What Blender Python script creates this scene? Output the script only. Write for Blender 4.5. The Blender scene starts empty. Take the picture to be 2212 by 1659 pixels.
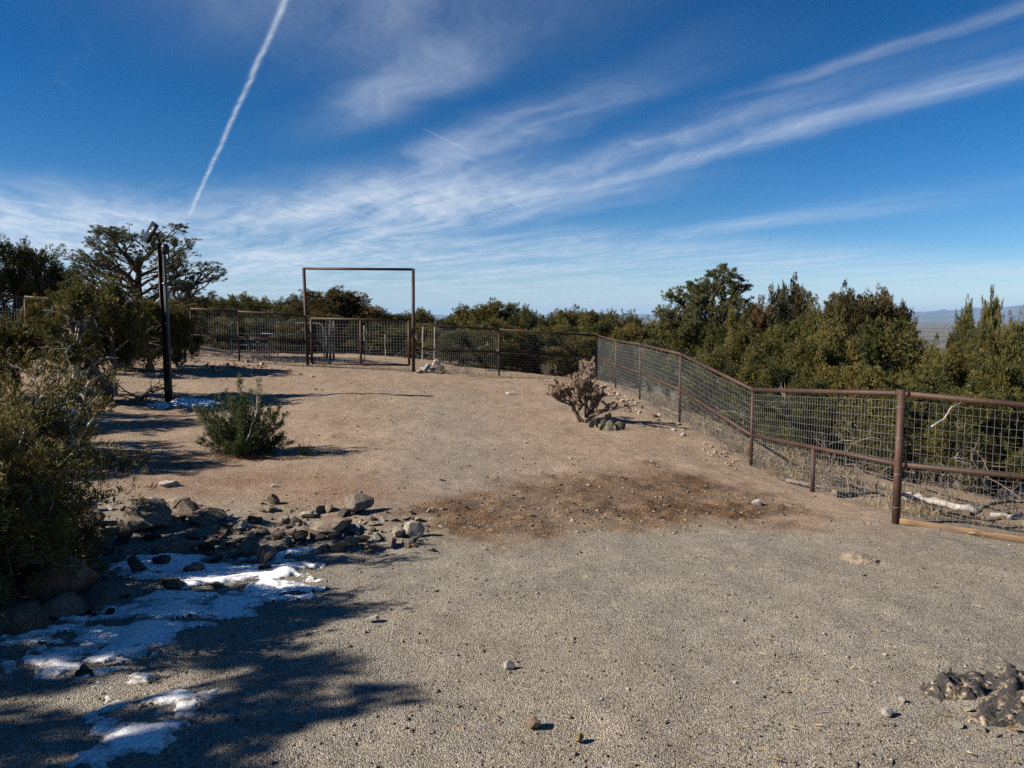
import bpy, bmesh, math, random
import numpy as np
from mathutils import Vector

# ------------------------------------------------------------------ camera, sky, sun, exposure
SC = bpy.context.scene
COL = SC.collection
F, CX, CY = 1661.0, 1106.0, 829.5           # focal length and centre, in units of a 2212 x 1659 frame
EYE = 2.25
PITCH = math.atan((CY - 684.0) / F)
cam_d = bpy.data.cameras.new('camera')
cam = bpy.data.objects.new('camera', cam_d)
COL.objects.link(cam)
cam_d.sensor_width = 36.0
cam_d.lens = 36.0 * F / 2212.0
cam_d.clip_start = 0.05
cam_d.clip_end = 250000.0
cam.location = (0, 0, EYE)
cam.rotation_euler = (math.pi / 2 - PITCH, 0, 0)
SC.camera = cam

SUN_AZ = math.radians(195.0)                # direction towards the sun: (cos, sin)
SUN_EL = math.radians(33.0)
SUN_STRENGTH = 5.0
SKY_STRENGTH = 0.05
EXPOSURE = 1.0

SC.view_settings.view_transform = 'Standard'
SC.view_settings.look = 'None'
SC.view_settings.exposure = EXPOSURE
SC.view_settings.gamma = 1.0
SC.view_settings.use_curve_mapping = False
SC.cycles.max_bounces = 4
SC.cycles.diffuse_bounces = 1
SC.cycles.glossy_bounces = 2
SC.cycles.transmission_bounces = 1
SC.cycles.volume_bounces = 0
SC.cycles.transparent_max_bounces = 6
SC.cycles.use_denoising = False
SC.cycles.use_adaptive_sampling = False


class S:
    """socket wrapper: arithmetic builds Math nodes"""
    def __init__(s, nt, v):
        s.nt, s.v = nt, v

    def _m(s, op, *a, clamp=False):
        n = s.nt.nodes.new('ShaderNodeMath')
        n.operation = op
        n.use_clamp = clamp
        for i, x in enumerate((s,) + a):
            x = x.v if isinstance(x, S) else x
            if isinstance(x, (int, float)):
                n.inputs[i].default_value = x
            else:
                s.nt.links.new(x, n.inputs[i])
        return S(s.nt, n.outputs[0])

    def __add__(s, o): return s._m('ADD', o)
    def __radd__(s, o): return s._m('ADD', o)
    def __sub__(s, o): return s._m('SUBTRACT', o)
    def __rsub__(s, o): return S(s.nt, o)._m('SUBTRACT', s)
    def __mul__(s, o): return s._m('MULTIPLY', o)
    def __rmul__(s, o): return s._m('MULTIPLY', o)
    def __truediv__(s, o): return s._m('DIVIDE', o)
    def max(s, o): return s._m('MAXIMUM', o)
    def min(s, o): return s._m('MINIMUM', o)
    def pow(s, o): return s._m('POWER', o)
    def abs(s): return s._m('ABSOLUTE')
    def exp(s): return s._m('EXPONENT')
    def clamp(s): return s._m('ADD', 0.0, clamp=True)

    def ss(s, a, b, t0=0.0, t1=1.0):
        n = s.nt.nodes.new('ShaderNodeMapRange')
        n.interpolation_type = 'SMOOTHSTEP'
        s.nt.links.new(s.v, n.inputs[0])
        n.inputs[1].default_value = a
        n.inputs[2].default_value = b
        n.inputs[3].default_value = t0
        n.inputs[4].default_value = t1
        return S(s.nt, n.outputs[0])

    def gauss(s, c, w):
        d = (s - c) / w
        return (d * d * -1.0).exp()


def lk(nt, a, b):
    nt.links.new(a.v if isinstance(a, S) else a, b)


def noise_tex(nt, vec, scale, detail=4.0, rough=0.55, dist=0.0):
    n = nt.nodes.new('ShaderNodeTexNoise')
    if vec is not None:
        lk(nt, vec, n.inputs['Vector'])
    n.inputs['Scale'].default_value = scale
    n.inputs['Detail'].default_value = detail
    n.inputs['Roughness'].default_value = rough
    n.inputs['Distortion'].default_value = dist
    return S(nt, n.outputs[0])


def comb(nt, x, y, z=0.0):
    n = nt.nodes.new('ShaderNodeCombineXYZ')
    for i, q in enumerate((x, y, z)):
        if isinstance(q, S):
            lk(nt, q, n.inputs[i])
        else:
            n.inputs[i].default_value = q
    return n.outputs[0]


def mixc(nt, fac, a, b, mode='MIX'):
    n = nt.nodes.new('ShaderNodeMix')
    n.data_type = 'RGBA'
    n.blend_type = mode
    for sock, q in ((n.inputs['Factor'], fac), (n.inputs[6], a), (n.inputs[7], b)):
        if isinstance(q, S):
            lk(nt, q, sock)
        elif isinstance(q, (int, float)):
            sock.default_value = q
        elif isinstance(q, (tuple, list)):
            sock.default_value = tuple(q) + (1.0,)
        else:
            nt.links.new(q, sock)
    return n.outputs[2]


def build_world():
    w = bpy.data.worlds.new('World')
    SC.world = w
    w.use_nodes = True
    nt = w.node_tree
    bg = nt.nodes['Background']
    sky = nt.nodes.new('ShaderNodeTexSky')
    sky.sky_type = 'NISHITA'
    sky.sun_disc = False
    sky.sun_elevation = SUN_EL
    sky.sun_rotation = math.radians(90.0) - SUN_AZ
    sky.altitude = 2000.0
    sky.air_density = 1.0
    sky.dust_density = 0.25
    sky.ozone_density = 3.5
    tc = nt.nodes.new('ShaderNodeTexCoord')
    sep = nt.nodes.new('ShaderNodeSeparateXYZ')
    nt.links.new(tc.outputs['Generated'], sep.inputs[0])
    dx, dy, dz = (S(nt, sep.outputs[i]) for i in range(3))
    zz = dz.max(0.02)
    px, py = dx / zz, dy / zz                      # where the ray meets the cirrus layer, in layer heights
    a = (-0.475, 0.88)
    b = (0.88, 0.475)
    s = px * a[0] + py * a[1]
    t = px * b[0] + py * b[1]
    warp = noise_tex(nt, comb(nt, s * 0.55, t * 0.7, 3.1), 1.0, 5.0, 0.58)
    warp2 = noise_tex(nt, comb(nt, s * 0.5, t * 0.5, 9.7), 1.0, 3.0, 0.5)
    t2 = t + (warp - 0.5) * 0.85
    s2 = s + (warp2 - 0.5) * 1.2
    streak = noise_tex(nt, comb(nt, s2 * 0.42, t2 * 2.4, 0.0), 1.0, 7.0, 0.62, 0.25)
    fine = noise_tex(nt, comb(nt, s2 * 1.3, t2 * 7.0, 5.0), 1.0, 6.0, 0.65, 0.4)
    fib = noise_tex(nt, comb(nt, (s2 * 0.83 + t2 * 0.55) * 0.9, (t2 * 0.83 - s2 * 0.55) * 3.6, 11.0), 1.0, 6.0, 0.66, 0.5)
    soft = noise_tex(nt, comb(nt, s * 0.28, t * 0.55, 7.3), 1.0, 3.0, 0.5)
    # where the cirrus sheet is thicker
    sheet = (s - t2.ss(2.2, 0.6) * 2.3).ss(3.4, 6.6) * t2.ss(-9.0, -3.0) * t2.ss(4.6, 3.3)
    band_a = t2.gauss(3.36, 0.22) * s.ss(-3.0, 3.5) * 0.66
    band_a2 = t2.gauss(2.95, 0.3) * s.ss(0.8, 4.5) * 0.5
    band_b = t2.gauss(2.62, 0.10) * s.ss(-2.0, 0.6) * s.ss(3.2, 1.8) * 0.36
    band_c = t2.gauss(2.0, 0.22) * s.ss(1.6, 4.2) * 0.55
    wisp = t2.gauss(0.75, 0.55) * s.gauss(2.3, 0.75) * 0.48
    wisp2 = t2.gauss(1.15, 0.22) * s.gauss(3.1, 0.9) * 0.5
    low = s.ss(6.0, 10.0) * 0.62
    low_r = t2.gauss(6.3, 0.5) * s.ss(2.0, 5.0) * 0.4
    far = s.ss(9.0, 16.0) * t2.ss(14.0, 7.0) * 0.5
    cov = (sheet * 0.9).max(band_a).max(band_a2).max(band_b).max(band_c).max(wisp).max(wisp2).max(low).max(low_r) + far * 0.25
    tex = streak.ss(0.30, 0.76) * 0.56 + fine.ss(0.34, 0.76) * 0.18 + soft.ss(0.35, 0.65) * 0.24 + fib.ss(0.36, 0.76) * soft.ss(0.3, 0.6) * 0.42
    den = (cov * (tex * 1.15 + 0.08) + streak.ss(0.58, 0.9) * fine * 0.10).clamp()
    # vapour trails, straight in the layer
    def trail(p0, p1, w0, w1, amp, fadein, fadeout):
        ex, ey = p1[0] - p0[0], p1[1] - p0[1]
        L = math.hypot(ex, ey)
        ex, ey = ex / L, ey / L
        al = (px - p0[0]) * ex + (py - p0[1]) * ey
        wob = noise_tex(nt, comb(nt, al * 3.0, 1.7, 0.0), 1.0, 3.0, 0.6)
        ac = ((px - p0[0]) * ey - (py - p0[1]) * ex) + (wob - 0.5) * 0.02
        wid = al.ss(0.0, L, w0, w1)
        puff = noise_tex(nt, comb(nt, al * 6.0 + ac * 14.0, ac * 20.0, 2.0), 1.0, 5.0, 0.62)
        q = ac / wid
        return (q * q * -1.0).exp() * (puff.ss(0.1, 0.72)) * amp * al.ss(*fadein) * al.ss(*fadeout)
    tr = trail((-0.72, 2.54), (-3.19, 7.72), 0.0105, 0.015, 0.74, (-3.0, -1.5), (6.4, 4.6))
    tr2 = trail((-0.453, 4.26), (-0.268, 4.745), 0.006, 0.014, 0.26, (-0.12, 0.02), (0.75, 0.3))
    den = (den + tr + tr2).clamp()
    horizon = dz.ss(-0.01, 0.03)
    den = (den * horizon * 0.78).clamp()
    # deepen the clear blue as at 2000 m in winter, then lay the cirrus over it
    hsv = nt.nodes.new('ShaderNodeHueSaturation')
    hsv.inputs['Saturation'].default_value = 1.27
    hsv.inputs['Value'].default_value = 0.94
    hsv.inputs['Hue'].default_value = 0.500
    sc1 = nt.nodes.new('ShaderNodeVectorMath')
    sc1.operation = 'SCALE'
    sc1.inputs['Scale'].default_value = 0.16
    nt.links.new(sky.outputs[0], sc1.inputs[0])
    gm = nt.nodes.new('ShaderNodeGamma')
    gm.inputs['Gamma'].default_value = 1.28
    nt.links.new(sc1.outputs[0], gm.inputs['Color'])
    sc2 = nt.nodes.new('ShaderNodeVectorMath')
    sc2.operation = 'SCALE'
    sc2.inputs['Scale'].default_value = 1.0 / 0.16
    nt.links.new(gm.outputs[0], sc2.inputs[0])
    nt.links.new(sc2.outputs[0], hsv.inputs['Color'])
    col = mixc(nt, den, hsv.outputs[0], (7.5, 8.2, 9.2))
    nt.links.new(col, bg.inputs['Color'])
    bg.inputs['Strength'].default_value = SKY_STRENGTH
    w.cycles.sampling_method = 'MANUAL'
    w.cycles.sample_map_resolution = 512


build_world()
sun_d = bpy.data.lights.new('sun', 'SUN')
sun_d.energy = SUN_STRENGTH
sun_d.angle = math.radians(0.53)
sun_d.color = (1.0, 0.92, 0.80)
sun = bpy.data.objects.new('sun', sun_d)
COL.objects.link(sun)
TO_SUN = Vector((math.cos(SUN_AZ) * math.cos(SUN_EL), math.sin(SUN_AZ) * math.cos(SUN_EL), math.sin(SUN_EL)))
sun.rotation_euler = TO_SUN.to_track_quat('Z', 'Y').to_euler()
sun.location = (-20, -6, 15)

# ------------------------------------------------------------------ helpers
RS = np.random.RandomState


def hash01(ix, iy, iz=0, seed=0):
    n = (ix.astype(np.int64) * 374761393 + iy.astype(np.int64) * 668265263 + np.int64(seed) * 1274126177
         + (iz.astype(np.int64) if hasattr(iz, 'astype') else np.int64(iz)) * 2147483647) & 0xFFFFFFFF
    n = ((n ^ (n >> 13)) * 1274126177) & 0xFFFFFFFF
    n = n ^ (n >> 16)
    return (n & 0xFFFFFF) / float(0xFFFFFF)


def vn2(x, y, seed=0):
    x = np.asarray(x, float); y = np.asarray(y, float)
    ix, iy = np.floor(x), np.floor(y)
    fx, fy = x - ix, y - iy
    fx = fx * fx * (3 - 2 * fx); fy = fy * fy * (3 - 2 * fy)
    h = lambda a, b: hash01(ix + a, iy + b, 0, seed)
    return (h(0, 0) * (1 - fx) + h(1, 0) * fx) * (1 - fy) + (h(0, 1) * (1 - fx) + h(1, 1) * fx) * fy


def fbm2(x, y, seed=0, oct=4, gain=0.5):
    a, s, tot = 1.0, 0.0, 0.0
    for o in range(oct):
        s = s + a * vn2(x * 2 ** o + o * 17.3, y * 2 ** o - o * 9.1, seed + o)
        tot += a
        a *= gain
    return s / tot


def vn3(p, seed=0):
    i = np.floor(p); f = p - i
    f = f * f * (3 - 2 * f)
    r = 0.0
    for a in (0, 1):
        for b in (0, 1):
            for c in (0, 1):
                w = (f[:, 0] if a else 1 - f[:, 0]) * (f[:, 1] if b else 1 - f[:, 1]) * (f[:, 2] if c else 1 - f[:, 2])
                r = r + w * hash01(i[:, 0] + a, i[:, 1] + b, i[:, 2] + c, seed)
    return r


def sstep(a, b, x):
    t = np.clip((np.asarray(x, float) - a) / (b - a), 0, 1)
    return t * t * (3 - 2 * t)


class MB:
    """collects vertices and faces (all faces padded lists) into one mesh"""
    def __init__(s):
        s.v, s.f4, s.f3, s.n, s.tone = [], [], [], 0, []

    def add(s, V, f4=None, f3=None, tone=0.5):
        V = np.asarray(V, float).reshape(-1, 3)
        if f4 is not None and len(f4):
            s.f4.append(np.asarray(f4, np.int64) + s.n)
        if f3 is not None and len(f3):
            s.f3.append(np.asarray(f3, np.int64) + s.n)
        s.v.append(V)
        s.tone.append(np.broadcast_to(np.asarray(tone, float), (len(V),)))
        s.n += len(V)

    def mesh(s, name, material, smooth=False, tone=False):
        V = np.concatenate(s.v) if s.v else np.zeros((0, 3))
        f4 = np.concatenate(s.f4) if s.f4 else np.zeros((0, 4), np.int64)
        f3 = np.concatenate(s.f3) if s.f3 else np.zeros((0, 3), np.int64)
        me = bpy.data.meshes.new(name)
        me.vertices.add(len(V))
        me.vertices.foreach_set('co', V.astype(np.float32).ravel())
        loops = np.concatenate([f4.ravel(), f3.ravel()]).astype(np.int32)
        me.loops.add(len(loops))
        me.loops.foreach_set('vertex_index', loops)
        nf = len(f4) + len(f3)
        me.polygons.add(nf)
        st = np.concatenate([np.arange(len(f4)) * 4, len(f4) * 4 + np.arange(len(f3)) * 3]).astype(np.int32)
        me.polygons.foreach_set('loop_start', st)
        me.update(calc_edges=True)
        if smooth:
            me.polygons.foreach_set('use_smooth', np.ones(nf, bool))
        if tone:
            at = me.attributes.new('tone', 'FLOAT', 'POINT')
            at.data.foreach_set('value', np.concatenate(s.tone).astype(np.float32))
        me.materials.append(material)
        me.validate()
        return me


def obj(name, me, parent=None, loc=None):
    o = bpy.data.objects.new(name, me)
    COL.objects.link(o)
    if parent is not None:
        o.parent = parent
    if loc is not None:
        o.location = loc
    return o


def tag(o, label=None, cat=None, group=None, kind=None):
    if label: o['label'] = label
    if cat: o['category'] = cat
    if group: o['group'] = group
    if kind: o['kind'] = kind
    return o


def empty(name, loc, label, cat, group=None, rz=0.0):
    o = bpy.data.objects.new(name, None)
    COL.objects.link(o)
    o.location = loc
    o.rotation_euler = (0, 0, rz)
    o.empty_display_size = 0.2
    return tag(o, label, cat, group)


def tube(mb, path, rad, n=6, cap=True, tone=0.5, twist=0.0, jitter=0.0, rng=None):
    P = np.asarray(path, float)
    k = len(P)
    R = np.broadcast_to(np.asarray(rad, float), (k,))
    T = np.gradient(P, axis=0)
    T /= np.linalg.norm(T, axis=1)[:, None] + 1e-12
    ref = np.array([0, 0, 1.0]) if abs(T[0, 2]) < 0.9 else np.array([1.0, 0, 0])
    U = np.cross(T[0], ref); U /= np.linalg.norm(U)
    rings = []
    ang = np.arange(n) * 2 * math.pi / n
    for i in range(k):
        U = U - T[i] * U.dot(T[i]); U /= np.linalg.norm(U) + 1e-12
        W = np.cross(T[i], U)
        a = ang + twist * i
        rr = R[i] * (1 + (rng.uniform(-jitter, jitter, n) if jitter else 0))
        rings.append(P[i] + (np.cos(a) * rr)[:, None] * U + (np.sin(a) * rr)[:, None] * W)
    V = np.concatenate(rings)
    i = np.arange(k - 1)[:, None] * n
    j = np.arange(n)[None, :]
    j2 = (j + 1) % n
    q = np.stack([i + j, i + j2, i + n + j2, i + n + j], -1).reshape(-1, 4)
    f3 = []
    if cap:
        V = np.concatenate([V, P[:1], P[-1:]])
        c0, c1 = k * n, k * n + 1
        for m in range(n):
            f3.append((c0, (m + 1) % n, m))
            f3.append((c1, (k - 1) * n + m, (k - 1) * n + (m + 1) % n))
    mb.add(V, q, f3, tone)


def box(mb, c, half, axes=None, tone=0.5):
    A = np.eye(3) if axes is None else np.asarray(axes, float)
    s = np.array([[-1, -1, -1], [1, -1, -1], [1, 1, -1], [-1, 1, -1], [-1, -1, 1], [1, -1, 1], [1, 1, 1], [-1, 1, 1]], float)
    V = np.asarray(c, float) + (s * np.asarray(half, float)) @ A
    mb.add(V, [(0, 3, 2, 1), (4, 5, 6, 7), (0, 1, 5, 4), (1, 2, 6, 5), (2, 3, 7, 6), (3, 0, 4, 7)], None, tone)


# ------------------------------------------------------------------ terrain
CP, SP = math.cos(PITCH), math.sin(PITCH)


def ray(u, v):
    x, y = (u - CX) / F, (CY - v) / F
    return np.array([x, CP + SP * y, -SP + CP * y])


def P(u, v, d):
    r = ray(u, v)
    return np.array([0, 0, EYE]) + r * (d / r[1])


# fence posts as surveyed: (u, top, mid rail, foot, distance)
POSTS_R = [(893, 700, 752, 803, 25.5), (1078, 712, 761, 814, 27.0), (1290, 725, 772, 821, 28.0), (1330, 736, 788, 838, 25.0),
           (1382, 744, 805, 863, 21.5), (1468, 765, 842, 912, 17.0), (1622, 842, 940, 1010, 13.0), (1935, 850, 1003, 1128, 8.8),
           (2530, 908, 1064, 1208, 8.2)]
POSTS_L = [(665, 683, 736, 790, 25.4), (517, 673, 728, 780, 24.5), (415, 667, 723, 774, 24.0), (60, 641, 700, 762, 23.0), (-330, 612, 674, 745, 22.0)]
ctl = []
for q in POSTS_R + POSTS_L:
    p = P(q[0], q[3], q[4])
    ctl.append(tuple(p))


def zc(u, v, z):
    r = ray(u, v)
    k = (z - EYE) / r[2]
    return (r[0] * k, r[1] * k, z)


ctl += [zc(1106, 1659, 0), zc(200, 1659, 0.0), zc(2100, 1659, 0.03), zc(1106, 1400, 0), zc(300, 1400, 0.0), zc(2000, 1400, 0.0),
        zc(1800, 1200, -0.03), zc(1250, 1190, 0.0), zc(800, 1190, 0.0), zc(500, 1190, 0.0), zc(1300, 1120, -0.07), zc(1600, 1085, -0.17),
        zc(1000, 1130, -0.03), zc(1450, 1020, -0.1), zc(1200, 1020, 0.0), zc(900, 1060, 0.03), zc(650, 1080, 0.06), zc(350, 1080, 0.10),
        zc(535, 985, 0.10), zc(1255, 912, 0.05), zc(365, 865, 0.36), zc(900, 900, 0.20), zc(1100, 850, 0.2), zc(215, 872, 0.42),
        zc(60, 1000, 0.22), zc(60, 1300, 0.05), zc(700, 850, 0.42), zc(1380, 930, -0.02), zc(1540, 975, -0.16), zc(520, 850, 0.42),
        tuple(P(800, 766, 33)), tuple(P(560, 762, 33)), tuple(P(420, 755, 30)),
        (-22, 4, 0.9), (-22, 20, 1.9), (-22, 38, 2.0), (-8, 42, 1.1), (0, 42, 0.2), (5, 38, -1.2), (12, 40, -3.2), (9, 26, -1.6), (7, 20, -1.1),
        (20, 24, -3.6), (9, 14, -1.0), (6.0, 12, -0.45), (14, 12, -2.0), (8, 8.8, -0.55), (5.6, 9.9, -0.30), (12, 2, -0.9), (0, -8, 0.1), (-10, -4, 0.2), (8, -6, -0.2)]
ctl = np.array(ctl)
_c2 = 0.6 ** 2


def _rbf_setup():
    n = len(ctl)
    D = np.sqrt((ctl[:, None, 0] - ctl[None, :, 0]) ** 2 + (ctl[:, None, 1] - ctl[None, :, 1]) ** 2 + _c2)
    A = np.zeros((n + 3, n + 3))
    A[:n, :n] = D - np.eye(n) * 0.10
    A[:n, n] = 1; A[:n, n + 1] = ctl[:, 0]; A[:n, n + 2] = ctl[:, 1]
    A[n:, :n] = A[:n, n:].T
    return np.linalg.solve(A, np.concatenate([ctl[:, 2], np.zeros(3)]))


_W = _rbf_setup()
SWALE = zc(1330, 1110, -0.08)


def base_h(x, y):
    x = np.asarray(x, float); y = np.asarray(y, float)
    xc, yc = np.clip(x, -24, 22), np.clip(y, -9, 44)
    z = _W[-3] + _W[-2] * xc + _W[-1] * yc
    for i in range(len(ctl)):
        z = z + _W[i] * np.sqrt((xc - ctl[i, 0]) ** 2 + (yc - ctl[i, 1]) ** 2 + _c2)
    r = np.hypot(x, y - 14)
    far = -3.0 - 150 * (1 - np.exp(-np.maximum(r - 26, 0) / 800.0))
    far = far + sstep(1500, 9000, r) * ((fbm2(x / 3500.0, y / 3500.0, 5, 4) - 0.5) * 55)
    w = sstep(22, 60, r)
    return z * (1 - w) + far * w


def poly_sd(x, y, poly):
    ins = np.zeros(x.shape, bool)
    dist = np.full(x.shape, 1e9)
    for i in range(len(poly)):
        a, b = poly[i], poly[(i + 1) % len(poly)]
        ins ^= ((a[1] > y) != (b[1] > y)) & (x < (b[0] - a[0]) * (y - a[1]) / (b[1] - a[1] + 1e-12) + a[0])
        ab = b - a
        t = np.clip(((x - a[0]) * ab[0] + (y - a[1]) * ab[1]) / (ab @ ab), 0, 1)
        dist = np.minimum(dist, np.hypot(x - a[0] - t * ab[0], y - a[1] - t * ab[1]))
    return np.where(ins, dist, -dist)


SOIL = np.array([zc(u, v, -0.06)[:2] for u, v in ((890, 1135), (960, 1080), (1100, 1052), (1250, 1032), (1450, 1008), (1600, 1022), (1720, 1068), (1745, 1096), (1640, 1122), (1500, 1136), (1350, 1152), (1150, 1168), (980, 1165))])
SOIL_CORE = np.array([zc(u, v, -0.08)[:2] for u, v in ((1340, 1105), (1450, 1078), (1600, 1070), (1690, 1084), (1650, 1106), (1450, 1128))])


def zones(x, y):
    """brown churned soil, red soil, grey gravel weights"""
    n = fbm2(x * 0.9, y * 0.9, 31, 4)
    n2 = fbm2(x * 2.7, y * 2.7, 35, 3)
    b1 = poly_sd(x, y, SOIL) + (n - 0.5) * 1.5 + (n2 - 0.5) * 0.9
    b2 = poly_sd(x, y, SOIL_CORE) + (n - 0.5) * 0.7 + (n2 - 0.5) * 0.4
    brown = 0.66 * sstep(-0.45, 0.55, b1) * (0.6 + 0.8 * n2) + 0.45 * sstep(-0.15, 0.35, b2)
    brown = np.clip(brown, 0, 1)
    red = np.zeros_like(x)
    for (u, v, rx, ry, k) in ((400, 1010, 0.8, 0.7, 1.0), (520, 1040, 1.6, 0.9, 0.7), (540, 985, 0.55, 0.4, 0.9), (700, 1060, 1.4, 0.8, 0.45), (430, 1060, 1.2, 0.5, 0.6)):
        c = zc(u, v, 0.08)
        red = np.maximum(red, k * np.exp(-(((x - c[0]) / rx) ** 2 + ((y - c[1]) / ry) ** 2) * 1.4))
    red = np.clip(red * (0.35 + 1.3 * n), 0, 1)
    # grey crushed gravel: the yard in front and a track up the middle
    track = np.exp(-((x - (-0.55 - 0.10 * (y - 9))) / (1.15)) ** 2) * sstep(24, 13, y)
    gy = sstep(8.9, 7.4, y + (n - 0.5) * 1.8 - 0.10 * np.abs(x))
    grav = np.clip(np.maximum(gy, track * 0.72) * (0.8 + 0.5 * n) * (1 - brown), 0, 1)
    return brown, red, grav


def fence_x(y):
    pts = np.array([P(q[0], q[3], q[4])[:2] for q in POSTS_R[2:]])[::-1]
    return np.interp(y, pts[:, 1], pts[:, 0])


def H(x, y, fine=True):
    x = np.asarray(x, float); y = np.asarray(y, float)
    z = base_h(x, y)
    if fine:
        r = np.hypot(x, y)
        k = sstep(45, 20, r)
        br, rd, gv = zones(x, y)
        z = z + k * (fbm2(x * 1.3, y * 1.3, 3, 3) - 0.5) * 0.07
        z = z + k * (fbm2(x * 6, y * 6, 11, 3) - 0.5) * (0.024 + 0.065 * br) * (1 - 0.4 * gv)
        z = z + k * (fbm2(x * 3.1, y * 3.1, 7, 2) - 0.5) * 0.035
        z = z + k * br * (np.maximum(fbm2(x * 9, y * 9, 19, 2), 0.5) - 0.5) * 0.16
    return z


def hz(x, y):
    return float(H(np.array([x]), np.array([y]))[0])


def G(u, v, fine=True):
    """where the sight line through (u, v) of the survey frame meets the ground"""
    r = ray(u, v)
    ts = 2.0 * 30.0 ** np.linspace(0, 1, 260)
    pts = np.array([0, 0, EYE])[None] + ts[:, None] * r[None]
    d = pts[:, 2] - base_h(pts[:, 0], pts[:, 1])
    i = np.argmax(d < 0)
    if d[i] >= 0:
        i = len(ts) - 1
    if i > 0:
        a, b = d[i - 1], d[i]
        t = ts[i - 1] + (ts[i] - ts[i - 1]) * a / (a - b + 1e-12)
    else:
        t = ts[0]
    p = np.array([0, 0, EYE]) + t * r
    p[2] = hz(p[0], p[1])
    return p


# ------------------------------------------------------------------ materials
def new_mat(name):
    m = bpy.data.materials.new(name)
    m.use_nodes = True
    nt = m.node_tree
    return m, nt, nt.nodes['Principled BSDF']


def ramp(nt, fac, stops):
    n = nt.nodes.new('ShaderNodeValToRGB')
    el = n.color_ramp.elements
    while len(el) < len(stops):
        el.new(0.5)
    for e, (p, c) in zip(el, stops):
        e.position = p
        e.color = tuple(c) + (1.0,)
    lk(nt, fac, n.inputs[0])
    return n.outputs[0]


def bump(nt, bsdf, height, strength, dist):
    n = nt.nodes.new('ShaderNodeBump')
    n.inputs['Strength'].default_value = strength
    n.inputs['Distance'].default_value = dist
    lk(nt, height, n.inputs['Height'])
    nt.links.new(n.outputs[0], bsdf.inputs['Normal'])


def attr(nt, name):
    n = nt.nodes.new('ShaderNodeAttribute')
    n.attribute_name = name
    return n


def objcoord(nt):
    return nt.nodes.new('ShaderNodeTexCoord').outputs['Object']


def objrand(nt):
    return S(nt, nt.nodes.new('ShaderNodeObjectInfo').outputs['Random'])


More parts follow.
